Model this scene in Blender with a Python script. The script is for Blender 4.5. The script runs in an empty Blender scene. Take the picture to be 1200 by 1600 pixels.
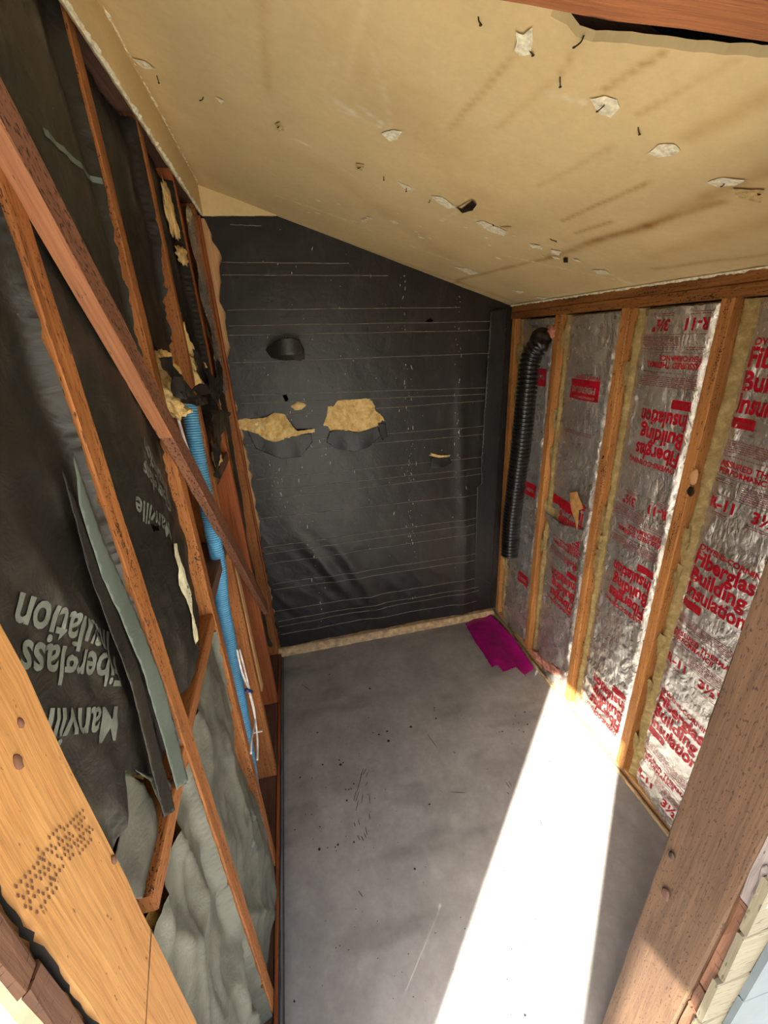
import bpy, bmesh, math, random
import numpy as np
from mathutils import Vector, Matrix
from mathutils.geometry import delaunay_2d_cdt

S = bpy.context.scene
C = S.collection
random.seed(7)

# ------------------------------------------------------------------ camera, light, exposure
H = 1.88                     # camera height above the slab
FPX = 659.5                  # focal length in px of a 1200 x 1600 frame
RC = np.array([[0.97481874, -0.13144222, 0.18014261],
               [-0.21661562, -0.36624629, 0.90495377],
               [-0.05297257, -0.9211876, -0.38549619]])   # world = RC @ (right, down, forward)
cd = bpy.data.cameras.new('camera'); cam = bpy.data.objects.new('camera', cd); C.objects.link(cam)
cd.lens = FPX / 1600 * 36; cd.sensor_width = 36; cd.clip_start = .02
m = Matrix(((RC[0, 0], -RC[0, 1], -RC[0, 2], 0), (RC[1, 0], -RC[1, 1], -RC[1, 2], 0), (RC[2, 0], -RC[2, 1], -RC[2, 2], H), (0, 0, 0, 1)))
cam.matrix_world = m
S.camera = cam

w = bpy.data.worlds.new('world'); S.world = w; w.use_nodes = True
nt = w.node_tree; nt.nodes.clear()
sky = nt.nodes.new('ShaderNodeTexSky'); sky.sky_type = 'NISHITA'; sky.sun_disc = False
sky.sun_elevation = math.radians(40); sky.sun_rotation = math.radians(225)
sky.air_density = 1.0; sky.dust_density = 2.5
bg = nt.nodes.new('ShaderNodeBackground'); bg.inputs[1].default_value = .23
ow = nt.nodes.new('ShaderNodeOutputWorld')
nt.links.new(sky.outputs[0], bg.inputs[0]); nt.links.new(bg.outputs[0], ow.inputs[0])

SUN_EL = 40.0
TAN = math.tan(math.radians(SUN_EL))
sl = bpy.data.lights.new('sun', 'SUN'); sl.energy = 9.8; sl.angle = math.radians(.5); sl.color = (1, .95, .84)
so = bpy.data.objects.new('sun', sl); C.objects.link(so)
so.rotation_euler = Vector((1, 1, -math.sqrt(2) * TAN)).to_track_quat('-Z', 'Y').to_euler()
so.location = (-4, -4, 6)

S.view_settings.view_transform = 'Standard'; S.view_settings.look = 'None'
S.view_settings.exposure = 1.9; S.view_settings.gamma = 1; S.view_settings.use_curve_mapping = False
S.cycles.max_bounces = 10; S.cycles.diffuse_bounces = 7; S.cycles.glossy_bounces = 5
S.cycles.caustics_reflective = False

# ------------------------------------------------------------------ measuring: a pixel of the photograph to a point on a real plane
def at(px, py, ax, v):
    d = RC @ np.array([px - 600, py - 800, FPX]); o = np.array([0, 0, H]); t = (v - o[ax]) / d[ax]
    return o + d * t
def onx(pts, v): return [tuple(at(a, b, 0, v)[1:]) for a, b in pts]          # -> (y, z)
def ony(pts, v): return [tuple(at(a, b, 1, v)[[0, 2]]) for a, b in pts]      # -> (x, z)
def onz(pts, v): return [tuple(at(a, b, 2, v)[:2]) for a, b in pts]          # -> (x, y)
CS, C0 = .35, 2.42                                                             # ceiling z = C0 - CS x
def onc(pts):
    o = []
    for a, b in pts:
        d = RC @ np.array([a - 600, b - 800, FPX]); t = (C0 - H) / (d[2] + CS * d[0]); o.append((d[0] * t, d[1] * t))
    return o

# ------------------------------------------------------------------ noise
def _h(i, j, s):
    v = np.sin(i * 127.1 + j * 311.7 + s * 74.7) * 43758.5453
    return v - np.floor(v)
def vn(x, y, s=0):
    x = np.asarray(x, float); y = np.asarray(y, float)
    i = np.floor(x); j = np.floor(y); fx = x - i; fy = y - j
    fx = fx * fx * (3 - 2 * fx); fy = fy * fy * (3 - 2 * fy)
    return (_h(i, j, s) * (1 - fx) + _h(i + 1, j, s) * fx) * (1 - fy) + (_h(i, j + 1, s) * (1 - fx) + _h(i + 1, j + 1, s) * fx) * fy
def fbm(x, y, s=0, o=4):
    a, r, t = 1., 0., 0.
    for k in range(o):
        r = r + a * vn(x, y, s + k * 3.3); t += a; a *= .5; x = x * 2.03 + 1.7; y = y * 2.03 - 2.1
    return r / t
def ridge(x, y, s=0, o=3):
    a, r, t = 1., 0., 0.
    for k in range(o):
        r = r + a * (1 - np.abs(2 * vn(x, y, s + k * 5.1) - 1)); t += a; a *= .5; x = x * 2.1 + .7; y = y * 2.1 - 1.1
    return r / t

# ------------------------------------------------------------------ materials
def lin(c):
    return tuple(((v / 255) / 12.92 if v / 255 <= .04045 else ((v / 255 + .055) / 1.055) ** 2.4) for v in c) + (1,)
class N:
    def __init__(s, name):
        s.m = bpy.data.materials.new(name); s.m.use_nodes = True; s.t = s.m.node_tree; s.t.nodes.clear()
        s.o = s.n('ShaderNodeOutputMaterial'); s.b = s.n('ShaderNodeBsdfPrincipled'); s.l(s.b.outputs[0], s.o.inputs[0])
    def n(s, k, **kw):
        x = s.t.nodes.new(k)
        for a, v in kw.items(): setattr(x, a, v)
        return x
    def l(s, a, b): s.t.links.new(a, b)
    def coord(s, scale, kind='UV', rnd=True):
        tc = s.n('ShaderNodeTexCoord'); mp = s.n('ShaderNodeMapping'); mp.inputs['Scale'].default_value = scale
        s.l(tc.outputs[kind], mp.inputs[0])
        if rnd:
            oi = s.n('ShaderNodeObjectInfo'); mu = s.n('ShaderNodeMath', operation='MULTIPLY'); mu.inputs[1].default_value = 37
            s.l(oi.outputs['Random'], mu.inputs[0]); s.l(mu.outputs[0], mp.inputs['Location'])
        return mp.outputs[0]
    def noise(s, vec, scale=1, det=4, rough=.6, dist=0):
        x = s.n('ShaderNodeTexNoise'); x.inputs['Scale'].default_value = scale; x.inputs['Detail'].default_value = det
        x.inputs['Roughness'].default_value = rough; x.inputs['Distortion'].default_value = dist; s.l(vec, x.inputs[0]); return x.outputs[0]
    def ramp(s, f, stops):
        r = s.n('ShaderNodeValToRGB'); e = r.color_ramp.elements
        while len(e) < len(stops): e.new(.5)
        for k, (p, c) in enumerate(stops):
            e[k].position = p; e[k].color = c if len(c) == 4 else tuple(c) + (1,)
        s.l(f, r.inputs[0]); return r.outputs[0]
    def mix(s, f, a, b, mode='MIX'):
        x = s.n('ShaderNodeMix', data_type='RGBA', blend_type=mode)
        for v, i in ((f, 0), (a, 6), (b, 7)):
            if hasattr(v, 'links'): s.l(v, x.inputs[i])
            else: x.inputs[i].default_value = v
        return x.outputs[2]
    def bump(s, f, st=.3, d=.002, chain=None):
        x = s.n('ShaderNodeBump'); x.inputs['Strength'].default_value = st; x.inputs['Distance'].default_value = d
        s.l(f, x.inputs['Height'])
        if chain: s.l(chain, x.inputs['Normal'])
        return x.outputs[0]
    def fin(s, col=None, rough=.6, metal=0, nrm=None, spec=.4):
        for v, k in ((col, 'Base Color'), (rough, 'Roughness'), (metal, 'Metallic'), (nrm, 'Normal'), (spec, 'Specular IOR Level')):
            if v is None: continue
            if hasattr(v, 'links'): s.l(v, s.b.inputs[k])
            else: s.b.inputs[k].default_value = v
        return s.m
W0, B1 = (0, 0, 0, 1), (1, 1, 1, 1)
def wood(name, c1, c2, speck=.35, spc=(25, 14, 10), rough=.7, mold=0., dash=(30, 130), stain=None):
    k = N(name)
    g = k.noise(k.coord((2.2, 34, 1)), 1, 5, .65, 1.2)
    col = k.ramp(g, [(.3, lin(c1)), (.68, lin(c2))])
    fine = k.noise(k.coord((6, 210, 1)), 1, 3, .7)
    col = k.mix(.35, col, k.ramp(fine, [(.3, lin([v * .55 for v in c1])), (.6, lin(c2))]))
    big = k.noise(k.coord((1.8, 5, 1)), 1, 3)
    col = k.mix(k.ramp(big, [(.42, W0), (.75, (.55, .55, .55, 1))]), col, lin(stain or [v * .62 for v in c1]))
    sp = k.noise(k.coord((dash[0] * 1.6, dash[1] * 2.2, 1)), 1, 2, .5)
    col = k.mix(k.ramp(sp, [(.76 - speck * .25, W0), (.80 - speck * .25, (.8, .8, .8, 1))]), col, lin(spc))
    if mold:
        a = k.noise(k.coord((190, 230, 1)), 1, 4, .65); b = k.noise(k.coord((4, 30, 1)), 1, 3)
        x = k.n('ShaderNodeMath', operation='MULTIPLY'); k.l(a, x.inputs[0]); k.l(b, x.inputs[1])
        col = k.mix(k.ramp(x.outputs[0], [(.375 - mold * .05, W0), (.40 - mold * .05, (.9, .9, .9, 1))]), col, lin((22, 15, 12)))
    n1 = k.bump(fine, .35, .002); n2 = k.bump(g, .3, .003, n1)
    return k.fin(col, rough, 0, n2, .25)
M = {}
M['stud'] = wood('weathered orange pine', (158, 98, 52), (206, 146, 84), .5, mold=.75)
M['stud_left'] = wood('orange fir', (128, 72, 36), (182, 118, 64), .55, mold=.35, dash=(40, 160))
M['brace'] = wood('mottled brown board', (112, 72, 52), (150, 102, 76), .75, mold=0, dash=(60, 90))
M['brace_edge'] = wood('salmon board edge', (146, 92, 62), (172, 116, 80), .3)
M['light_wood'] = wood('pale new pine', (198, 148, 98), (222, 176, 124), .15)
M['red_wood'] = wood('old red fir', (128, 66, 32), (172, 98, 52), .2)
M['dark_wood'] = wood('dark grey brown wood', (78, 54, 44), (112, 82, 66), .3)
M['plate'] = wood('dark stained plate', (118, 74, 38), (164, 110, 60), .5, mold=1.0)
M['post_left'] = wood('warm yellow fir post', (176, 120, 66), (206, 154, 94), .25, spc=(110, 70, 38), dash=(35, 90), stain=(164, 108, 60))
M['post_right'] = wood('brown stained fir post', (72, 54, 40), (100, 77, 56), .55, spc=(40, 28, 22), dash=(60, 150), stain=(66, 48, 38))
M['header'] = wood('red brown header beam', (96, 54, 30), (136, 84, 50), .3, dash=(10, 60), stain=(50, 30, 22))
M['rough_edge'] = wood('rough sawn brown edge', (92, 60, 44), (128, 90, 68), .5, dash=(150, 20))
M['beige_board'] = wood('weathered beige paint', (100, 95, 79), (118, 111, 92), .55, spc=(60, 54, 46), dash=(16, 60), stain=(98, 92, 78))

def paper(name, c, c2, rough=.5, dust=.3, b=.5):
    k = N(name); v = k.coord((1, 1, 1))
    a = k.noise(v, 7, 5, .6, .4); col = k.ramp(a, [(.3, lin(c)), (.7, lin(c2))])
    d = k.noise(k.coord((14, 5, 1)), 1, 5, .7)
    col = k.mix(k.ramp(d, [(.55, W0), (.8, (dust,) * 3 + (1,))]), col, lin((128, 122, 104)))
    s = k.noise(k.coord((160, 110, 1)), 1, 2, .5)
    col = k.mix(k.ramp(s, [(.78, W0), (.80, (.6, .6, .6, 1))]), col, lin((150, 146, 132)))
    n1 = k.bump(k.noise(v, 22, 4, .6, .6), b, .006)
    n2 = k.bump(k.noise(v, 160, 2), .15, .001, n1)
    return k.fin(col, rough, 0, n2, .45)
M['kraft'] = paper('black kraft facing', (28, 26, 21), (42, 40, 33), .5)
M['kraft_dark'] = paper('black asphalt facing', (20, 18, 15), (29, 26, 22), .55)
M['kraft_lit'] = paper('black green kraft facing in lit tone', (78, 78, 68), (106, 106, 92), .5, .3)  # same kraft paper, stronger light on the lower bays put into its colour
M['flange'] = paper('grey green flange', (84, 94, 86), (104, 114, 104), .5, .12, .25)
M['felt'] = paper('black building paper', (23, 21, 20), (35, 32, 31), .42, .16, .35)
M['felt_strip'] = paper('black overlap paper', (28, 27, 27), (38, 36, 36), .45, .1, .3)
M['curb_membrane'] = paper('purple grey membrane', (86, 76, 78), (110, 98, 100), .5, .2)

k = N('crinkled foil'); v = k.coord((1, 1, 1)); v2 = k.coord((1, .55, 1))
a = k.noise(v2, 20, 5, .6, 2.2); vo = k.n('ShaderNodeTexVoronoi'); vo.inputs['Scale'].default_value = 46; vo.feature = 'F2'; k.l(v2, vo.inputs[0])
n1 = k.bump(a, .55, .010); n2 = k.bump(vo.outputs['Distance'], .55, .008, n1); n3 = k.bump(k.noise(v, 150, 4, .7, 1.5), .5, .003, n2)
col = k.ramp(k.noise(k.coord((9, 3, 1)), 1, 4), [(.35, lin((216, 210, 200))), (.7, lin((245, 243, 240)))])
M['foil'] = k.fin(col, k.ramp(k.noise(v, 9, 3), [(.3, (.16,) * 3 + (1,)), (.7, (.34,) * 3 + (1,))]), .84, n3, .6)
k = N('red print'); v = k.coord((1, 1, 1), 'Object')
M['red'] = k.fin(k.ramp(k.noise(v, 60, 4), [(.3, lin((150, 14, 30))), (.7, lin((206, 30, 48)))]), .35, .25, k.bump(k.noise(v, 40, 3, .6, 1), .5, .004))
k = N('faded red print'); v = k.coord((1, 1, 1), 'Object')
M['red_fine'] = k.fin(k.ramp(k.noise(v, 60, 4), [(.3, lin((130, 58, 62))), (.7, lin((170, 88, 92)))]), .4, .4)
k = N('grey print'); v = k.coord((1, 1, 1), 'Object')
M['grey_print'] = k.fin(k.ramp(k.noise(v, 30, 4), [(.3, lin((84, 88, 80))), (.7, lin((118, 122, 112)))]), .6)
k = N('yellow fiberglass'); v = k.coord((1, 1, 1), 'Object')
col = k.ramp(k.noise(v, 30, 5, .7, .5), [(.25, lin((196, 150, 84))), (.5, lin((240, 204, 134))), (.75, lin((252, 230, 176)))])
nb = k.bump(k.noise(v, 70, 5, .8), .9, .008)
M['wool'] = k.fin(col, .95, 0, k.bump(k.noise(v, 260, 3, .8), .5, .002, nb), .1)
k = N('pale fiberglass edge'); v = k.coord((1, 1, 1), 'Object')
col = k.ramp(k.noise(v, 34, 5, .7, .5), [(.25, lin((128, 108, 68))), (.55, lin((176, 154, 104))), (.8, lin((214, 196, 148)))])
M['wool_edge'] = k.fin(col, .95, 0, k.bump(k.noise(v, 90, 5, .8), .9, .008), .1)

def attr_mat(name, rough=.7, nz=((6, .12), (60, .08)), bump=.2, spec=.3):
    k = N(name); at_ = k.n('ShaderNodeAttribute'); at_.attribute_name = 'tint'; v = k.coord((1, 1, 1)); col = at_.outputs['Color']
    for sc, am in nz:
        nn = k.noise(v, sc, 5, .65)
        col = k.mix(1., col, k.ramp(nn, [(.25, (1 - am,) * 3 + (1,)), (.75, (1 + am,) * 3 + (1,))]), 'MULTIPLY')
    return k.fin(col, rough, 0, k.bump(k.noise(v, 140, 4), bump, .002), spec)
M['concrete'] = attr_mat('smooth grey concrete', .62, ((9, .10), (70, .07), (3, .06)), .15)
M['drywall'] = attr_mat('tan drywall paper', .85, ((5, .08), (70, .05)), .12)
def flat(name, c, rough=.6, metal=0, sc=40, am=.15, b=.2, spec=.4):
    k = N(name); v = k.coord((1, 1, 1), 'Object')
    return k.fin(k.ramp(k.noise(v, sc, 4), [(.3, lin([x * (1 - am) for x in c])), (.7, lin([min(255, x * (1 + am)) for x in c]))]), rough, metal, k.bump(k.noise(v, sc * 3, 3), b, .001), spec)
M['gypsum'] = flat('bare gypsum', (226, 216, 188), .9, sc=90)
M['tan_tear'] = flat('torn tan paper', (196, 168, 116), .9, sc=90)
M['nail'] = flat('rusty nail', (58, 44, 34), .5, .6)
M['blue'] = flat('blue corrugated conduit', (92, 158, 196), .45, 0, 20, .06, .05)
M['black_plastic'] = flat('black corrugated plastic', (16, 16, 17), .28, 0, 30, .1, .05, .6)
M['white_cable'] = flat('white cable jacket', (214, 206, 200), .4)
M['tie'] = flat('blue cable tie', (40, 50, 110), .4)
M['magenta'] = flat('magenta plastic film', (150, 14, 104), .25, 0, 8, .22, .3, .5)
M['dark'] = flat('dark cavity board', (40, 30, 25), .9)
M['spot'] = flat('dark drip', (34, 34, 36), .7)
M['scuff'] = flat('dark scuff', (70, 70, 72), .8)
M['wire'] = flat('galvanised line wire', (150, 145, 134), .5, .3)
M['white_fleck'] = flat('white paint fleck', (190, 184, 168), .9)
M['curb'] = flat('stained concrete curb', (176, 150, 112), .85, 0, 25, .22, .5)
M['label'] = flat('cream paper label', (226, 216, 180), .7)
M['ink'] = flat('black ink', (26, 24, 24), .6)
M['tan_kraft'] = flat('tan kraft scrap', (186, 138, 82), .8)
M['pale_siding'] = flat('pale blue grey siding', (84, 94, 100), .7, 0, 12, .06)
M['cream_paint'] = flat('cracked cream paint', (214, 200, 166), .8, 0, 18, .12, .5)
M['grey_splinter'] = wood('grey weathered splinter', (112, 104, 102), (164, 154, 150), .4, dash=(20, 80))
M['knot'] = flat('brown knot', (74, 50, 40), .8)
M['pink_wool'] = flat('pink brown torn insulation', (176, 120, 104), .95, 0, 40, .25, .8)
M['ground'] = flat('driveway concrete', (186, 182, 172), .9, 0, 6, .1)
M['sun_screen'] = flat('painted eave boards', (205, 198, 182), .85, 0, 10, .06)
M['roof'] = flat('dark roof deck', (30, 24, 20), .9)
M['edge_black'] = flat('black rubbery seal', (36, 36, 38), .6, 0, 30, .3, .5)
M['sheet_ply'] = wood('outdoor plywood', (150, 120, 84), (190, 156, 112), .2)

# ------------------------------------------------------------------ object helpers
def link(name, me, mat, parent=None, smooth=False, loc=None):
    o = bpy.data.objects.new(name, me); C.objects.link(o)
    if mat is not None and not me.materials: me.materials.append(mat)
    if smooth: me.polygons.foreach_set('use_smooth', [True] * len(me.polygons))
    if parent is not None:
        o.parent = parent
        o.matrix_parent_inverse = Matrix.Translation(-Vector(parent.location))
    return o
def tag(o, label=None, cat=None, group=None, kind=None):
    if label: o['label'] = label
    if cat: o['category'] = cat
    if group: o['group'] = group
    if kind: o['kind'] = kind
    return o
def empty(name, loc=(0, 0, 0)):
    o = bpy.data.objects.new(name, None); C.objects.link(o); o.location = loc; o.empty_display_size = .05; return o
def mesh(name, vs, fs, uv=None):
    me = bpy.data.meshes.new(name); me.from_pydata([tuple(v) for v in vs], [], [tuple(f) for f in fs])
    if uv is not None:
        l = me.uv_layers.new(name='UVMap'); idx = np.zeros(len(me.loops), int); me.loops.foreach_get('vertex_index', idx)
        l.data.foreach_set('uv', np.asarray(uv, 'f')[idx].ravel())
    me.update(); return me
def board(name, p0, p1, wdir, w, t, mat, parent=None, jit=.0008, ch=.0025, seg=.07, cut0=0, cut1=0):
    """a sawn board: chamfered section, its long axis p0-p1; cut0/cut1 skew the ends along wdir"""
    p0 = Vector(p0); p1 = Vector(p1); ax = (p1 - p0); L = ax.length; ax.normalize()
    wd = Vector(wdir); wd = (wd - ax * wd.dot(ax)).normalized(); td = ax.cross(wd)
    a, b = w / 2, t / 2; c = min(ch, a * .4, b * .4)
    sec = [(-a + c, -b), (a - c, -b), (a, -b + c), (a, b - c), (a - c, b), (-a + c, b), (-a, b - c), (-a, -b + c)]
    per = [0]
    for i in range(8):
        q = sec[(i + 1) % 8]; per.append(per[-1] + math.hypot(q[0] - sec[i][0], q[1] - sec[i][1]))
    n = max(2, int(L / seg) + 1); vs = []; fs = []; r = random.Random(sum(map(ord, name)) + len(bpy.data.objects))
    for i in range(n + 1):
        for (sx, sy) in sec:
            u = L * i / n + (cut0 * sx if i == 0 else 0) + (cut1 * sx if i == n else 0)
            vs.append(p0 + ax * u + wd * (sx + r.uniform(-jit, jit)) + td * (sy + r.uniform(-jit, jit)))
    uvs = []
    for i in range(n):
        for j in range(8):
            k2 = (j + 1) % 8
            fs.append((i * 8 + j, i * 8 + k2, (i + 1) * 8 + k2, (i + 1) * 8 + j))
            u0, u1 = L * i / n, L * (i + 1) / n; uvs += [(u0, per[j]), (u0, per[j + 1]), (u1, per[j + 1]), (u1, per[j])]
    fs.append(tuple(range(7, -1, -1))); fs.append(tuple(n * 8 + j for j in range(8)))
    for _ in range(2): uvs += [(sx * 1.0, sy * 1.0) for sx, sy in (sec[::-1] if _ == 0 else sec)]
    me = bpy.data.meshes.new(name); me.from_pydata([tuple(v) for v in vs], [], fs); l = me.uv_layers.new(name='UVMap')
    l.data.foreach_set('uv', np.array(uvs, 'f').ravel())
    bm = bmesh.new(); bm.from_mesh(me); bmesh.ops.recalc_face_normals(bm, faces=bm.faces); bm.to_mesh(me); bm.free()
    return link(name, me, mat, parent)
def inside(poly, x, y):
    x = np.asarray(x); y = np.asarray(y); r = np.zeros(x.shape, bool); n = len(poly)
    for i in range(n):
        x0, y0 = poly[i]; x1, y1 = poly[(i + 1) % n]
        c = ((y0 > y) != (y1 > y)) & (x < (x1 - x0) * (y - y0) / ((y1 - y0) + 1e-12) + x0); r ^= c
    return r
def rag(poly, step, amp, seed, close=True):
    out = []; n = len(poly)
    for i in range(n if close else n - 1):
        a = np.array(poly[i], float); b = np.array(poly[(i + 1) % n], float); L = np.hypot(*(b - a)); k_ = max(1, int(L / step))
        nr = np.array([-(b - a)[1], (b - a)[0]]) / (L + 1e-9)
        for j in range(k_):
            p = a + (b - a) * j / k_
            if j and amp: p = p + nr * amp * 2 * (float(fbm(p[0] * 40 + seed, p[1] * 40, seed, 3)) - .5) + nr * amp * .5 * (random.random() - .5)
            out.append((float(p[0]), float(p[1])))
    return out
def sheet(name, poly, fn, mat, parent=None, sp=.012, holes=(), amp=.002, seed=1, thick=0, tint=None, smooth=True):
    """a real sheet: 2-D outline with holes, meshed finely and laid on the surface fn(u, v) -> (x, y, z)"""
    outer = rag(poly, sp, amp, seed); hs = [rag(h, sp * .6, amp * .8, seed + 3) for h in holes]
    vs = [Vector(p) for p in outer]; es = [(i, (i + 1) % len(outer)) for i in range(len(outer))]
    for h in hs:
        b0 = len(vs); vs += [Vector(p) for p in h]; es += [(b0 + i, b0 + (i + 1) % len(h)) for i in range(len(h))]
    P = np.array(outer); x0, y0 = P.min(0); x1, y1 = P.max(0)
    gx, gy = np.meshgrid(np.arange(x0 + sp / 2, x1, sp), np.arange(y0 + sp / 2, y1, sp * .87)); gx = gx + (np.arange(gx.shape[0]) % 2)[:, None] * sp / 2
    gx = gx.ravel(); gy = gy.ravel(); ok = inside(outer, gx, gy)
    for h in hs: ok &= ~inside(h, gx, gy)
    vs += [Vector((float(a), float(b))) for a, b in zip(gx[ok], gy[ok])]
    r = delaunay_2d_cdt(vs, es, [], 0, 1e-6)
    V = np.array([(q.x, q.y) for q in r[0]]); F = np.array(r[2])
    ce = V[F].mean(1); ok = inside(outer, ce[:, 0], ce[:, 1])
    for h in hs: ok &= ~inside(h, ce[:, 0], ce[:, 1])
    F = F[ok]
    X, Y, Z = fn(V[:, 0], V[:, 1]); X = X + 0 * V[:, 0]; Y = Y + 0 * V[:, 0]; Z = Z + 0 * V[:, 0]
    me = mesh(name, np.stack([X, Y, Z], 1), F, V)
    if tint is not None:
        col = tint(V[:, 0], V[:, 1]); a_ = me.color_attributes.new('tint', 'FLOAT_COLOR', 'POINT')
        a_.data.foreach_set('color', np.concatenate([col, np.ones((len(V), 1))], 1).astype('f').ravel())
    o = link(name, me, mat, parent, smooth)
    if thick:
        md = o.modifiers.new('thickness', 'SOLIDIFY'); md.thickness = thick; md.offset = 0 if thick < .004 else -1
    return o
def tube(name, pts, rad, mat, parent=None, seg=12, pitch=None, depth=0, sub=10):
    """swept tube along a smoothed path; pitch and depth give real corrugation rings"""
    P = [Vector(p) for p in pts]; path = []
    for i in range(len(P) - 1):
        a = P[max(i - 1, 0)]; b = P[i]; c = P[i + 1]; d = P[min(i + 2, len(P) - 1)]
        for j in range(sub):
            t = j / sub; path.append(.5 * ((2 * b) + (c - a) * t + (2 * a - 5 * b + 4 * c - d) * t * t + (3 * b - a - 3 * c + d) * t ** 3))
    path.append(P[-1])
    cum = [0]
    for i in range(1, len(path)): cum.append(cum[-1] + (path[i] - path[i - 1]).length)
    L = cum[-1]
    def pos(s_):
        i = int(np.searchsorted(cum, s_)); i = min(max(i, 1), len(path) - 1); f_ = (s_ - cum[i - 1]) / max(cum[i] - cum[i - 1], 1e-9)
        return path[i - 1].lerp(path[i], f_)
    st = []
    if pitch:
        n = int(L / pitch)
        for i in range(n):
            for f_, dd in ((0., -1), (.22, -1), (.36, 1), (.78, 1), (.92, -1)): st.append((L * (i + f_) / n, rad + depth * .5 * dd))
    else:
        n = len(path); st = [(L * i / n, rad) for i in range(n + 1)]
    vs = []; fs = []; up = Vector((.3, .9, .1))
    for s_, r_ in st:
        t = (pos(min(L, s_ + .004)) - pos(max(0, s_ - .004))).normalized(); u = (up - t * up.dot(t)).normalized(); v_ = t.cross(u); up = u; c0 = pos(s_)
        for j in range(seg):
            a = 2 * math.pi * j / seg; vs.append(c0 + (u * math.cos(a) + v_ * math.sin(a)) * r_)
    for i in range(len(st) - 1):
        for j in range(seg):
            fs.append((i * seg + j, i * seg + (j + 1) % seg, (i + 1) * seg + (j + 1) % seg, (i + 1) * seg + j))
    if not pitch: fs += [tuple(range(seg - 1, -1, -1)), tuple((len(st) - 1) * seg + j for j in range(seg))]
    return link(name, mesh(name, vs, fs), mat, parent, True)
def lump(name, c, r, mat, parent=None, seed=0, rough=.35, sub=4, fr=2.2):
    """torn clump of wool: displaced ball squashed to the radii r"""
    bm = bmesh.new(); bmesh.ops.create_icosphere(bm, subdivisions=sub, radius=1)
    from mathutils import noise as mn
    for v in bm.verts:
        p = v.co.normalized(); d = 1 + rough * (mn.noise(p * fr + Vector((seed, 0, 0))) * 1.2 + .5 * mn.noise(p * fr * 2.7 + Vector((0, seed, 0))) + .28 * mn.noise(p * fr * 6.5 + Vector((0, 0, seed))))
        v.co = Vector((p.x * r[0] * d + c[0], p.y * r[1] * d + c[1], p.z * r[2] * d + c[2]))
    me = bpy.data.meshes.new(name); bm.to_mesh(me); bm.free(); return link(name, me, mat, parent, True)

# lettering: real glyph outlines, cut finely and laid on the sheet they are printed on
def glyphs(body, size, bold=.0, align='LEFT', sx=1.0, cut=.012):
    cu = bpy.data.curves.new('t', 'FONT'); cu.body = body; cu.size = size; cu.offset = bold * size; cu.align_x = align; cu.resolution_u = 3; cu.space_character = 1.0
    ob = bpy.data.objects.new('t', cu); C.objects.link(ob); bpy.context.view_layer.update()
    me = bpy.data.meshes.new_from_object(ob.evaluated_get(bpy.context.evaluated_depsgraph_get()))
    bpy.data.objects.remove(ob); bpy.data.curves.remove(cu)
    bm = bmesh.new(); bm.from_mesh(me); bpy.data.meshes.remove(me)
    for v in bm.verts: v.co.x *= sx; v.co.z = 0
    if not bm.verts: return [], []
    for axn in (0, 1):
        lo = min(v.co[axn] for v in bm.verts); hi = max(v.co[axn] for v in bm.verts); q = lo + cut
        while q < hi:
            co = [0, 0, 0]; no = [0, 0, 0]; co[axn] = q; no[axn] = 1
            bmesh.ops.bisect_plane(bm, geom=bm.verts[:] + bm.edges[:] + bm.faces[:], plane_co=co, plane_no=no); q += cut
    bm.verts.index_update(); V = [(v.co.x, v.co.y) for v in bm.verts]; F = [[v.index for v in f.verts] for f in bm.faces]; bm.free(); return V, F
def rect(x0, y0, w_, h_, cut=.012):
    nx = max(1, int(w_ / cut)); ny = max(1, int(h_ / cut)); V = [(x0 + w_ * i / nx, y0 + h_ * j / ny) for j in range(ny + 1) for i in range(nx + 1)]
    F = [[j * (nx + 1) + i, j * (nx + 1) + i + 1, (j + 1) * (nx + 1) + i + 1, (j + 1) * (nx + 1) + i] for j in range(ny) for i in range(nx)]; return V, F
def fine(x0, y0, w_, rows, pitch=.0062, hh=.0022):
    V = []; F = []; r = random.Random(int(x0 * 999 + y0 * 777))
    for q in range(rows):
        x = x0
        while x < x0 + w_ - .01:
            l_ = r.uniform(.006, .022); l_ = min(l_, x0 + w_ - x); v_, f_ = rect(x, y0 - q * pitch - hh, l_, hh); b = len(V)
            V += v_; F += [[i + b for i in g] for g in f_]; x += l_ + .003
    return V, F
def lay(name, items, tr, fn, mat, parent, lift=.0012, nrm=(-1, 0, 0)):
    """items: list of (V, F, ox, oy); tr maps print coordinates to sheet (u, v); fn is the sheet surface"""
    V = []; F = []
    if len(items) > 1 and mat is not M['red_fine']:
        for it_ in items: lay(name, [it_], tr, fn, mat, parent, lift, nrm)
        return None
    if len(items) > 1: name = 'fine_print'
    for v_, f_, ox, oy in items:
        b = len(V); V += [(p[0] + ox, p[1] + oy) for p in v_]; F += [[i + b for i in g] for g in f_]
    if not V: return None
    A = np.array(V); u, v = tr(A[:, 0], A[:, 1]); X, Y, Z = fn(u, v)
    X = X + nrm[0] * lift; Y = Y + nrm[1] * lift; Z = Z + 0 * u
    o = link(name, mesh(name, np.stack([X, Y + 0 * u, Z], 1), F, np.stack([u, v], 1)), mat, parent, True)
    if name == 'fine_print': o['kind'] = 'stuff'
    return o

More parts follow.
